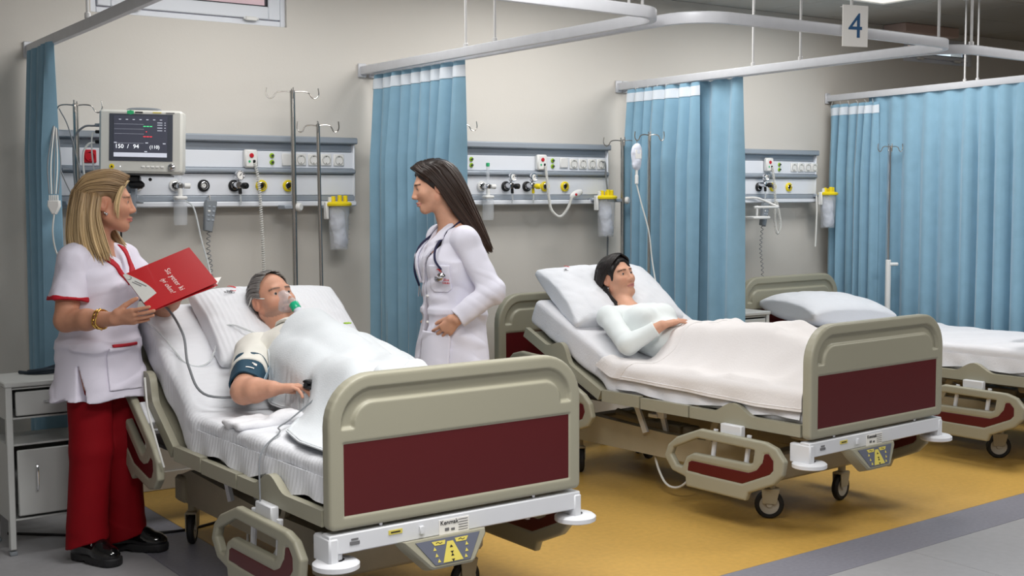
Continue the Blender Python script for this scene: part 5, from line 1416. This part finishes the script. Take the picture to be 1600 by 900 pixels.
cols += strands(q, [[(.012, .080, .108), (-.02, .084, .098), (-.055, .066, .074), (-.080, .035, .035)], [(.015, .06, .122), (-.03, .07, .108), (-.068, .05, .07), (-.086, .02, .02)], [(.0, .03, .128), (-.045, .03, .112), (-.08, .01, .06), (-.092, -.02, .0)]], 60, 13, .0036, .0016, DK0, DK1, xf=toD)
hair_obj(q, cols, 'hair', DP)
# stethoscope
ST = thing('stethoscope', 'dark stethoscope hung around the neck of the doctor', 'stethoscope', DP.location, YAW)
def oc(x, z, off=.016):
    o = lx*x+A3([0, 0, z]); n = db(0, 1, 0); t = np.linspace(-.02, .28, 500); P = o+n*t[:, None]; d = sdf_eval(CT, P, pr_c)+cdisp(P)
    ok = np.nonzero(d < off)[0]; return P[ok[-1]] if len(ok) else o+n*.05
L_ = [db(0, -.085, 1.335), db(-.05, -.055, 1.352), db(-.078, .0, 1.335), db(-.080, .06, 1.285)]+[oc(x, z) for x, z in ((.092, 1.23), (.120, 1.17), (.142, 1.125))]
R_ = [db(0, -.085, 1.335), db(.05, -.055, 1.352), db(.075, .0, 1.335), db(.075, .06, 1.285)]+[oc(x, z) for x, z in ((-.07, 1.22), (-.075, 1.12), (-.075, 1.04))]
mb('navy').tube(cat_rom(L_, 6), .0052, 8).tube(cat_rom(R_, 6), .0052, 8).build('tube', ST)
e = L_[-1]; mb('chrome').lathe([(.010, 0), (.020, .004), (.021, .012), (.014, .018), (.006, .022)], e+A3([0, 0, -.030]), vnorm(db(-.7, .3, -.2)), 18).cyl(e, e+A3([0, 0, -.03]), .005, 8).build('chest_piece', ST)
e = R_[-1]; mb('chrome').tube([e, e+A3([-.004, 0, -.05])], .003, 6).tube([e, e+A3([.012, 0, -.05])], .003, 6).build('ear_tubes', ST)

# ---------------- the man in bed (frame of bed 1)
MP = thing('person', 'grey haired man with oxygen mask lying under a white blanket', 'person', *B1[:2])
MO = A3([.072, 1.462, 1.028]); MR = frame2((.085, -.945, .30), (-.10, .35, .92))
S = Sdf(); k_ = 1.03
man = dict(sR=A3([-.105, 1.272, .838]), eR=A3([-.268, 1.035, .728]), wR=A3([-.215, .905, .748]), sL=A3([.29, 1.262, .838]), eL=A3([.40, 1.02, .73]), wL=A3([.38, .80, .70]))
ms = vnorm(A3([0, .82, .57])); RM = np.stack([A3([1., 0, 0]), np.cross([0, .82, .57], [1., 0, 0])*1., A3([0, .82, .57])], 1)
S.ell((.09, 1.14, .80), (.185, .125, .20), .05, R=RM).ell((.085, .99, .755), (.18, .13, .17), .06).ell((.08, .84, .735), (.17, .14, .11), .05)
S.cone(man['sR'], man['sL'], .058, k=.05).cone((.09, 1.29, .87), MO+MR@A3([0, -.03, -.06]), .060, .056, .03)
for a, b, c in (('sR', 'eR', 'wR'), ('sL', 'eL', 'wL')):
    a, b, c = man[a], man[b], man[c]; S.cone(a, b, .056, .048, .03).cone(b, b+(c-b)*.4, .050, .046, .015).cone(b+(c-b)*.4, c, .046, .030, .015)
hand(S, man['wR'], (.74, -.66, .12), (.1, .1, 1), s=1.06, curl=(.22, .28, .34, .42), thumb=(.75, .5, -.25))
hand(S, man['wL'], (-.2, -1, 0), (0, 0, 1), left=True, s=1.04)
man_legs = []
for sx in (-1, 1):
    hp = A3([.08+sx*.095, .82, .735]); kn = A3([.02+sx*.09, .52, .765]); an = A3([-.05+sx*.07, .27, .69]); ft = A3([-.075+sx*.06, .25, .825])
    man_legs += [(hp, kn, .092, .062), (kn, an, .060, .042), (an, ft, .042, .034)]
for l in man_legs: S.cone(*l, k=.03)
head(S, MO, MR, k_, True)
link('body', S.mesh('body', .0042, ['skin'], color=lambda V: head_color(V, MO, MR, k_, SKIN_M, (.10, .08, .07), (.42, .19, .16), .55)), MP)
eyes(MP, MO, MR, k_, (0, -.1))
X = Sdf(); X.ell((.09, 1.14, .805), (.20, .14, .21), .05, R=RM).ell((.085, .99, .76), (.195, .142, .17), .06).ell((.08, .86, .735), (.18, .145, .12), .05)
X.cone(man['sR'], man['sL'], .070, k=.05)
X.cone((.09, 1.31, .95), (.09, 1.22, 1.02), .060, .035, .012, 's').cone((.09, 1.30, .88), (.08, 1.40, .97), .064, .07, .012, 's')
def gd(P): return .006*vn(P, 16, 3)+.005*np.maximum(vn(P*A3([9, 15, 9]), 1, 7), 0)
gown = link('gown', X.mesh('gown', .005, ['gown_cream'], disp=gd), MP)
d = vnorm(man['eR']-man['sR']); e = man['sR']+d*.175
X2 = Sdf().cone(man['sR'], e, .072, .070, .02).cone(man['sR']+A3([.07, .01, .0]), man['sR'], .07, .071, .02).plane(e, d, e-.1, e+.1)
link('sleeve', X2.mesh('sleeve', .0045, ['gown_cream'], disp=lambda P: .006*vn(P, 22, 4)+.004*np.sin(P[..., 1]*60+P[..., 0]*30)), MP)
prg = X.p[:4]
for s in (1, -1): patch('collar', X, prg, [(s*.012, .075), (s*.075, .145), (s*.105, .105), (s*.055, .0), (s*.02, .02)], A3([.09, 1.20, .86]), (1, 0, 0), vnorm([0, .82, .57]), .008, .006, 'gown_cream', MP, disp=gd)
X3 = Sdf(); q = mb('hair_dark')
GR0 = (.20, .19, .18)
def dpm(P): return .0035*vn(P, 70, 2)
X3.ell(MO+MR@A3([0, -.018, .030])*k_, A3([.080, .098, .090])*k_, .01, R=MR).cone(MO+MR@A3([0, -.07, .0]), MO+MR@A3([0, -.062, -.05]), .052, .042, .02)
X3.plane(MO+MR@A3([0, .030, .04]), MR@A3([0, .86, -.10]), MO-.3, MO+.3, .01)
X3.ell(MO+MR@A3([0, .06, .075]), (.052, .065, .055), .015, 's', MR)
for sx in (-1, 1): X3.ell(MO+MR@A3([sx*.09, .002, -.010]), (.026, .028, .036), .008, 's', MR)
link('hair', X3.mesh('hair', .0042, ['hair_dark'], disp=dpm, color=lambda V: A3(GR0)*(1+.5*vn((V-MO)@MR*A3([120, 40, 90]), 1, 3))[:, None]), MP)
def toM(P): return MO+k_*P@MR.T
q = mb('hair_dark'); cols = []
for s in (1, -1):
    cols += strands(q, [[(s*.072, .028, .0), (s*.083, .0, .015), (s*.084, -.045, .01)], [(s*.070, .030, .035), (s*.083, -.01, .045), (s*.078, -.06, .03)], [(s*.060, .045, .068), (s*.074, -.01, .078), (s*.062, -.07, .06)], [(s*.030, .058, .098), (s*.042, -.0, .112), (s*.04, -.07, .09)], [(0, .055, .106), (0, -.0, .122), (0, -.07, .10)]], 130, 4, .0022, .003, (.26, .25, .24), (.30, .29, .28), xf=toM, npts=7)
hair_obj(q, cols, 'hair', MP)
# blood pressure cuff
CU_ = thing('blood_pressure_cuff', 'dark teal pressure cuff around the upper arm of the man', 'cuff', *B1[:2])
a = man['sR']+d*.125; b = man['sR']+d*.265
u_ = vnorm(np.cross(d, [0, 0, 1])); v_ = np.cross(d, u_)
def ringp(t, s, r): return a+(b-a)*s+(u_*math.cos(t)+v_*math.sin(t))*r
G = A3([[ringp(t, s, .068-.010*s+.0025*math.sin(5*t+2*s)) for t in np.linspace(0, 2*np.pi, 41)[:-1]] for s in np.linspace(0, 1, 10)])
mb('cuff_teal').sheet(G, .007, wrap=True).build('wrap', CU_, 60)
G = A3([[ringp(t, s, .073-.010*s) for t in np.linspace(2.7, 3.25, 6)] for s in np.linspace(.0, 1, 8)]); mb('cuff_trim').sheet(G, .003).build('edge_band', CU_, 60)
q = mb('ink_white')
for s, w0, w1 in ((.55, 4.1, 4.4), (.60, 4.1, 4.3), (.78, 4.2, 4.7), (.30, 3.9, 4.2), (.30, 4.35, 4.75)): q.sheet(A3([[ringp(t, s+ds, .0725-.010*s) for t in np.linspace(w0, w1, 5)] for ds in (-.02, .02)]), .001)
q.build('print', CU_)
mb('cable_grey').tube(cat_rom([ringp(3.0, .75, .075), ringp(2.6, .8, .10), (-.37, 1.13, .71), (-.37, 1.30, .80), (-.33, 1.45, .92), (-.36, 1.60, 1.03), (-.46, 1.75, 1.02), (-.47, 1.9, .9)], 8), .0052, 7).build('air_hose', CU_)
# finger clip
mcp = man['wR']+vnorm(A3([.72, -.69, -.02]))*.088+A3([.045, .045, 0])*.3
OX = thing('finger_clip', 'black pulse clip on the finger of the man', 'finger clip', *B1[:2])
fd = vnorm([.80, -.60, -.05]); fc = A3([-.122, .786, .768])
rt = np.stack([fd, np.cross([0, 0, 1.], fd), A3([0, 0, 1.])], 1)
mb('plastic_black').sph(fc+A3([0, 0, .010]), (.030, .014, .010), R=rt).build('upper_shell', OX); mb('plastic_black').sph(fc+A3([0, 0, -.010]), (.030, .014, .009), R=rt).build('lower_shell', OX)
mb('plastic_black').cyl(fc-fd*.018-rt[:, 1]*.013, fc-fd*.018+rt[:, 1]*.013, .008, 10).build('hinge', OX)
mb('cable_grey').tube(cat_rom([fc+fd*.028, fc+A3([.02, -.05, -.012]), fc+A3([-.02, -.10, -.022]), (-.25, .70, .668), (-.33, .64, .655), (-.37, .56, .652), (-.47, .50, .60), (-.50, .45, .45)], 8), .003, 6).build('cable', OX)
# mask
MK = thing('oxygen_mask', 'clear nebuliser mask with green ring on the face of the man', 'mask', *B1[:2])
def hm(p): return MO+MR@(A3(p, float)*k_)
G = []
for i, s in enumerate(np.linspace(0, 1, 9)):
    ring = []
    for t in np.linspace(0, 2*np.pi, 25)[:-1]:
        wx = .040*math.sin(t)*(1-s*.62); wz = -.035+.056*math.cos(t)*(1-s*.60)-.012*s
        y0 = .062+.046*math.exp(-(wx/.022)**2)*np.clip(1-abs(wz+.03)/.05, 0, 1)+.016*(1-(wx/.042)**2)
        ring.append(hm((wx*(.85 if math.cos(t) > .2 else 1.), max(y0, .07)*(1-s)+(.128)*s, wz)))
    G.append(ring)
mb('clear_plastic').sheet(A3(G), .0015, wrap=True).build('shell', MK, 60)
p0 = hm((0, .132, -.050)); dn = vnorm(MR@A3([0, .45, -1.]))
mb('clear_plastic').lathe([(.016, 0), (.018, .004), (.014, .028)], p0-dn*.008, dn, 18).build('connector', MK)
mb('green_clear').lathe([(.017, .02), (.020, .023), (.020, .050), (.017, .054), (0, .054)], p0-dn*.008, dn, 22).build('ring', MK)
mb('bag_plastic').lathe([(.017, .054), (.018, .058), (.016, .085), (.009, .095), (.006, .108), (0, .108)], p0-dn*.008, dn, 18).build('cup', MK)
ee = p0+dn*.10
mb('clear_tube').tube(cat_rom([ee, ee+dn*.03, ee+A3([.0, -.03, -.04]), ee+A3([-.06, -.02, -.055]), ee+A3([-.13, .06, -.075]), (-.09, 1.36, .92), (-.15, 1.45, .93), (-.24, 1.40, .80), (-.33, 1.42, .80), (-.38, 1.52, .90), (-.43, 1.70, 1.0), (-.40, 1.85, 1.0)], 8), .0042, 7).build('hose', MK)
mb('cable_white').tube(cat_rom([hm((.038, .080, -.018)), hm((.060, .055, -.006)), hm((.074, .02, .008)), hm((.082, -.006, .024)), hm((.085, -.02, .015)), hm((.07, -.075, -.01)), hm((0, -.115, -.02)), hm((-.07, -.075, -.01)), hm((-.085, -.01, .02)), hm((-.072, .02, .008)), hm((-.038, .08, -.018))], 6), .0026, 6).build('strap', MK)
yb = A3([.305, 1.17, .93])
cones = [((.09, 1.20, .83), (.085, .85, .735), .150, .145), ((.015, 1.14, .79), (.0, .85, .72), .125, .13), ((.18, 1.14, .79), (.17, .85, .72), .13, .13), (man['sL'], man['eL'], .075, .062), (man['eL'], man['wL'], .062, .05)]+[(a, b, ra+.012, rb+.012) for a, b, ra, rb in man_legs]
blanket('white blanket covering the man in the front bed', *B1, cones, lambda Y: np.interp(Y, [.05, .35, .55, .68, .80, .90, 1.0, 1.08, 1.18], [-.425, -.41, -.35, -.25, -.155, -.135, -.145, -.135, -.10]), lambda Y: .50+0*Y,
        lambda S_: 1.185-.08*np.clip((S_-.25)/.3, 0, 1)-.02*np.clip(-S_/.1, 0, 1), .058, 'blanket_white', 4, drop=.13, lift=.022)
S = Sdf()   # bunched corner of the top sheet beside his hand
rbox(S, (-.31, .845, .645), (.11, .08, .010), .009); S.ell((-.22, .79, .662), (.06, .045, .022), .03)
tag(link('sheet_corner', S.mesh('sheet_corner', .006, ['sheet_plain'], disp=lambda P: .014*vn(P*A3([9, 26, 9]), 1, 2)+.005*vn(P, 30, 4))), 'bunched white sheet corner beside the hand of the man', 'sheet').location = B1[0]
bpy.data.objects['sheet_corner'].rotation_euler = (0, 0, B1[1])
# gown tie band and small yellow sticker on the chest
def chest(x, s):
    o = A3([x, 1.14, .80])+A3([0, .82, .57])*s; n = A3([0, -.57, .82]); t = np.linspace(0, .3, 300); P = o+n*t[:, None]; dd = sdf_eval(X, P, prg)+gd(P); return P[np.argmax(dd > .016)]
mb('lime').box(chest(.245, .075)+A3([0, 0, .016]), (.030, .022, .006), .003).build('badge', MP)

# ---------------- the woman in bed (frame of bed 2)
WP = thing('person', 'dark haired woman in a pale long sleeved top lying under a white blanket', 'person', *B2[:2])
WO = A3([-.098, 1.555, 1.026]); WR = frame2((.03, -.955, .20), (-.085, .31, .945)); k_w = .98
wo = dict(sR=A3([-.300, 1.405, .842]), eR=A3([-.385, 1.175, .728]), wR=A3([-.268, 1.060, .825]), sL=A3([.02, 1.40, .842]), eL=A3([.10, 1.16, .73]), wL=A3([.06, .98, .70]))
RW = np.stack([A3([1., 0, 0]), np.cross([0, .906, .423], [1., 0, 0]), A3([0, .906, .423])], 1)
S = Sdf()
def wtorso(X, g):
    X.ell((-.135, 1.27, .772), A3([.148, .10, .16])+g, .05, R=RW).ell((-.12, 1.10, .728), A3([.135, .16, .095])+g, .05).ell((-.10, .93, .722), A3([.155, .12, .10])+g, .05)
    X.cone(wo['sR'], wo['sL'], .044+g, k=.05)
    for sx in (-1, 1): X.ell((-.135+sx*.068, 1.255, .845), (.062+g, .062+g, .05+g), .04)
wtorso(S, 0)
S.cone((-.135, 1.42, .865), WO+WR@A3([0, -.03, -.06]), .050, .046, .03)
for a, b, c in (('sR', 'eR', 'wR'), ('sL', 'eL', 'wL')):
    a, b, c = wo[a], wo[b], wo[c]; S.cone(a, b, .045, .038, .03).cone(b, b+(c-b)*.45, .039, .036, .015).cone(b+(c-b)*.45, c, .036, .025, .015)
hand(S, wo['wR'], (.96, -.10, .20), (-.1, .1, 1), s=1.0, curl=(.10, .12, .16, .2), thumb=(.85, .4, -.25))
hand(S, wo['wL'], (0, -1, 0), (0, 0, 1), left=True, s=.95)
legs_w = []
for sx in (-1, 1):
    hp = A3([-.09+sx*.085, .90, .722]); kn = A3([-.03+sx*.09, .50, .765]); an = A3([.0+sx*.08, .14, .69]); ft = A3([.0+sx*.10, .11, .81])
    legs_w += [(hp, kn, .088, .060), (kn, an, .056, .040), (an, ft, .040, .032)]
for l in legs_w: S.cone(*l, k=.03)
head(S, WO, WR, k_w)
link('body', S.mesh('body', .0042, ['skin'], color=lambda V: head_color(V, WO, WR, k_w, (.62, .335, .225), (.03, .02, .015), (.5, .21, .18))), WP)
eyes(WP, WO, WR, k_w, (0, -.1))
X = Sdf(); wtorso(X, .012)
X.cone((-.135, 1.44, .95), (-.135, 1.36, .99), .055, .04, .012, 's').cone((-.135, 1.43, .88), (-.12, 1.52, .96), .055, .06, .012, 's')
link('top', X.mesh('top', .0048, ['shirt_mint'], disp=lambda P: .004*vn(P, 16, 3)+.004*np.maximum(vn(P*A3([22, 12, 14]), 1, 7), 0)), WP)
a, b, c = wo['sR'], wo['eR'], wo['wR']; d = vnorm(c-b); e = c-d*.035
X = Sdf().cone(a, b, .056, .050, .02).cone(b, c, .050, .037, .015).cone((-.22, 1.38, .83), a, .05, .055, .02).plane(e, d, e-.07, e+.07)
link('sleeve', X.mesh('sleeve', .0042, ['shirt_mint'], disp=lambda P: .0035*vn(P, 22, 4)-.004*np.maximum(np.sin(P[..., 1]*75+P[..., 0]*50), 0)*np.clip(1-np.linalg.norm(P-b, axis=-1)/.1, 0, 1)), WP)
def toW(P): return WO+k_w*P@WR.T
hcap(WP, WO, WR, 'hair_dark', 'hair', [((0, .052, .03), (0, .86, -.42)), ((0, 0, -.11), (0, 0, -1))], col=(.012, .009, .009))
q = mb('hair_dark'); cols = []; K0 = (.012, .009, .009); K1 = (.026, .018, .016)
for s in (1, -1):
    cols += strands(q, [[(s*.005, .080, .110), (s*.055, .066, .078), (s*.080, .018, .03), (s*.086, -.04, -.03), (s*.08, -.06, -.10)], [(s*.004, .05, .124), (s*.070, .02, .086), (s*.088, -.03, .03), (s*.085, -.07, -.04), (s*.075, -.075, -.11)],
                        [(0, .0, .128), (s*.06, -.05, .09), (s*.075, -.09, .02), (s*.07, -.10, -.04), (s*.06, -.09, -.10)], [(0, -.05, .12), (s*.02, -.10, .07), (s*.03, -.12, .0), (s*.03, -.12, -.05), (s*.03, -.11, -.10)]], 170, 21+s, .0048, .0024, K0, K1, xf=toW)
cols += strands(q, [[(.080, -.015, -.03), (.082, .005, -.09), (.076, .045, -.15), (.045, .085, -.195)], [(.082, -.03, -.03), (.098, -.02, -.10), (.100, .02, -.16), (.080, .065, -.205)]], 60, 26, .0042, .003, K0, K1, xf=toW)
hair_obj(q, cols, 'hair', WP)
q = mb('chrome').sph(WO+WR@A3([.078, -.004, -.045]), .004, 8, 6).cyl(WO+WR@A3([.078, -.004, -.047]), WO+WR@A3([.079, -.004, -.062]), .002, 6); q.build('earring', WP)
cones = [((-.11, 1.02, .72), (-.10, .90, .715), .095, .105), ((-.17, 1.0, .71), (-.17, .9, .70), .085, .095), ((-.03, 1.0, .71), (-.03, .9, .70), .085, .095), (wo['eL'], wo['wL'], .05, .04)]+[(a, b, ra+.015, rb+.015) for a, b, ra, rb in legs_w]
blanket('white blanket covering the woman in the middle bed', *B2, cones, lambda Y: np.interp(Y, [.05, .3, .7, 1.1, 1.32], [-.555, -.56, -.545, -.535, -.54]), lambda Y: .52+0*Y,
        lambda S_: np.interp(S_, [-.54, -.40, -.30, -.10, .10, .5], [1.315, 1.20, 1.09, 1.02, 1.00, 1.02]), .058, 'blanket_warm', 9, fold=(.17, .07))
q = Sdf().cone((.15, 1.03, .80), (.21, 1.0, .80), .030, .032, k=.01).cone((.14, .98, .77), (.24, .97, .76), .05, .05, k=.03)
o = link('blanket_roll', q.mesh('blanket_roll', .005, ['blanket_warm'], disp=lambda P: .004*vn(P, 40, 2))); o.location = B2[0]; o.rotation_euler = (0, 0, B2[1])
tag(o, 'small curled blanket fold behind the hand of the woman', 'blanket')

# ------------------------------------------------------------------ patient monitor
MN = thing('patient_monitor', 'beige patient monitor showing 150 / 94 (110) behind the nurse', 'monitor', (1.925, 5.60, 1.705), YAW+.05)
MN.rotation_euler = (math.radians(-3), math.radians(1.3), YAW+.08)
out = rr(-.184, .184, -.142, .142, .014, .018, 5)
mb('monitor_case').prism(out, (0, .06, 0), (1, 0, 0), (0, 0, 1), .085, .010).build('front_case', MN)
mb('monitor_case').box((0, .095, .0), (.33, .08, .25), .02).build('rear_case', MN)
mb('screen_dark').box((.002, -.0255, .018), (.280, .003, .212), .001).build('bezel', MN)
sc_ = mb('screen').box((0, -.0272, .022), (.235, .002, .186)).build('screen', MN)
sx_ = (1, 0, 0); sz_ = (0, 0, 1)
text('150', .026, 'glow_white', (-.112, -.0287, -.031), sx_, sz_, 'digits', sc_); text('/', .026, 'glow_white', (-.058, -.0287, -.031), sx_, sz_, 'digits', sc_)
text('94', .026, 'glow_white', (-.032, -.0287, -.031), sx_, sz_, 'digits', sc_); text('(110)', .021, 'glow_white', (.040, -.0287, -.031), sx_, sz_, 'digits', sc_)
mb('screen_light').box((0, -.0285, -.060), (.234, .001, .019)).build('status_bar', sc_)
for z, m_ in ((.068, 'glow_green'), (.022, 'glow_red')):
    q = mb(m_)
    for k in range(3): q.box((.018+.014*k, -.0287, z), (.011, .001, .0035))
    q.build('dashes', sc_)
q = mb('glow_red').sph((.026, -.0285, .044), .0025, 8, 6); q.build('heart', sc_)
q = mb('screen_light')
for z in (.077, .055, .034, -.008): q.box((-.05, -.0286, z), (.13, .0008, .0006))
for k in range(7): q.box((-.09+.03*k, -.0286, .098), (.010, .0008, .003))
for z in (.085, .075, .062, .05): q.box((.085, -.0286, z), (.022, .0008, .003)); q.box((.108, -.0286, z), (.006, .0008, .003))
for x, z in ((-.11, -.006), (.028, -.006), (.024, -.045), (.105, -.008)): q.box((x, -.0286, z), (.012, .0008, .004))
q.build('readouts', sc_)
mb('plastic_green').prism(crescent(.010, math.pi), (-.045, -.0255, .130), sx_, sz_, .002).box((-.045, -.0262, .130), (.030, .002, .016), .001).build('badge', MN)
q = mb('ink_black').box((-.008, -.026, .131), (.034, .0015, .006)); q.build('lettering', MN)
mb('keypad_yellow').box((.072, -.026, .131), (.038, .0015, .005)).build('lettering', MN); mb('ink_grey').box((.130, -.026, .130), (.038, .0015, .005)).build('lettering', MN)
kb = mb('plastic_yellow').cyl((-.125, -.025, -.113), (-.125, -.028, -.113), .011, 14).build('warning_sign', MN)
mb('ink_black').prism([(-.131, -.118), (-.119, -.118), (-.125, -.107)], (0, -.0278, 0), sx_, sz_, .001).build('mark', kb)
mb('glow_white').sph((-.088, -.0255, -.113), .0028, 8, 6).build('lamp', MN)
for k in range(5): mb('plastic_white').box((.012+.021*k, -.0265, -.113), (.016, .005, .008), .002).build('button', MN)
mb('chrome').lathe([(.015, 0), (.017, .003), (.015, .016), (.012, .018), (0, .018)], (.140, -.025, -.113), (0, -1, 0), 20).build('knob', MN)
mb('plastic_grey').tube(cat_rom([(-.09, .07, .138), (-.06, .07, .154), (.05, .07, .154), (.08, .07, .138)], 6), .008, 8).build('handle', MN)
q = mb('steel_dark').box((.0, .04, -.147), (.26, .09, .006), .001); q.build('base_plate', MN)
mb('plastic_black').box((-.045, .05, -.165), (.06, .05, .035), .008).box((-.03, .04, -.19), (.07, .045, .035), .012).sph((.03, .045, -.165), .008, 10, 6).build('clamp', MN)
mb('unit_grey').box((-.055, .10, -.235), (.022, .03, .17), .003).box((-.075, .13, -.20), (.05, .06, .05), .006).box((-.055, .16, -.25), (.04, .13, .035), .004).build('mount_arm', MN)
for x, z, m_ in ((-.182, .045, 'plastic_black'), (-.182, -.0, 'plastic_black'), (-.184, .075, 'unit_grey')): mb(m_).cyl((x+.004, .03, z), (x-.03, .03, z), .008, 10, .002).build('plug', MN)
def mw(p):
    m_ = Matrix.Rotation(YAW+.08, 3, 'Z'); v = m_@Vector(p)+Vector((1.925, 5.60, 1.705)); return tuple(v)
cord('monitor_cable', 'thick grey cable arching left from the monitor', [mw((-.21, .03, .075)), mw((-.26, .03, .07)), mw((-.305, .04, .02)), mw((-.315, .05, -.10)), mw((-.31, .06, -.25)), mw((-.30, .06, -.4))], .005, 'cable_grey')
cord('monitor_cable', 'white cable bending down from the left side of the monitor', [mw((-.21, .03, 0)), mw((-.245, .03, -.01)), mw((-.268, .03, -.06)), mw((-.265, .04, -.18)), mw((-.25, .05, -.35))], .005, 'cable_white')
cord('monitor_cable', 'thin white cable beside the plug of the monitor', [mw((-.21, .03, .045)), mw((-.225, .03, .035)), mw((-.228, .03, -.05)), mw((-.215, .04, -.2))], .0035, 'cable_white')
cord('power_cable', 'black power cable at the red wall socket', [(1.915, UY-.01, 1.645), (1.915, UY-.04, 1.63), (1.92, UY-.04, 1.5), (1.93, UY-.03, 1.3), (1.93, UY-.02, 1.2)], .0045, 'plastic_black')
# ECG leads hanging on the left pole
EC = thing('lead_set', 'bundle of thin monitor leads with white connector before the left curtain', 'cable bundle')
hk_ = A3([1.555, 5.60, 1.852])
for k in range(5):
    a = (k-2)*.009; mb('cable_white' if k % 2 else 'cable_grey').tube(cat_rom([hk_+A3([0, 0, -.01]), hk_+A3([-.022+a*.4, -.05, -.09]), hk_+A3([-.045+a*1.5, -.10, -.25]), hk_+A3([-.062+a, -.14, -.38])], 6), .0026, 6).build('lead', EC)
cn = hk_+A3([-.064, -.145, -.43]); rm_ = Matrix.Rotation(YAW, 3, 'Z')
mb('plastic_white').prism([(-.024, .022), (.024, .022), (.026, -.002), (.008, -.036), (-.008, -.036), (-.026, -.002)], cn+A3([.008, .012, 0]), CR, (0, 0, 1), .022, .004).build('connector', EC)
q = mb('plastic_white')
for k in range(5): q.cyl(cn+A3([(k-2)*.0085*CR.x, (k-2)*.0085*CR.y, .018]), cn+A3([(k-2)*.0085*CR.x, (k-2)*.0085*CR.y, .045]), .0035, 6)
q.build('lead_plugs', EC)
mb('cable_white').tube(cat_rom([cn+A3([0, 0, -.034]), cn+A3([-.008, .0, -.12]), cn+A3([.005, -.02, -.21]), cn+A3([.05, -.05, -.255]), cn+A3([.11, -.07, -.25]), cn+A3([.17, -.05, -.22])], 8), .0035, 7).build('trunk_cable', EC)
cord('lead_cable', 'thin grey lead drooping from the left drip pole behind the nurse', [tuple(hk_+A3([.01, 0, -.01])), tuple(hk_+A3([.05, 0, -.10])), tuple(hk_+A3([.10, 0, -.32])), tuple(hk_+A3([.13, -.02, -.5]))], .0028, 'cable_grey')
cord('lead_cable', 'thin dark lead slanting from the lead bundle to the nurse', [tuple(hk_+A3([-.03, -.04, -.15])), tuple(hk_+A3([.0, -.06, -.30])), tuple(hk_+A3([.06, -.08, -.44])), tuple(hk_+A3([.12, -.1, -.56]))], .0028, 'cable_grey')

cord('white_cord', 'thin white cord hanging at the left side of the front bed', [(1.577, 4.62, 0.778), (1.586, 4.62, 0.655), (1.611, 4.62, 0.55), (1.643, 4.62, 0.427)], .004, 'cable_white')
cord('floor_cable', 'dark cable lying on the grey floor behind the nurse shoes', [(1.30, 5.62, .006), (1.55, 5.40, .006), (1.75, 5.28, .006), (1.95, 5.22, .006), (2.2, 5.3, .006)], .006, 'plastic_black')
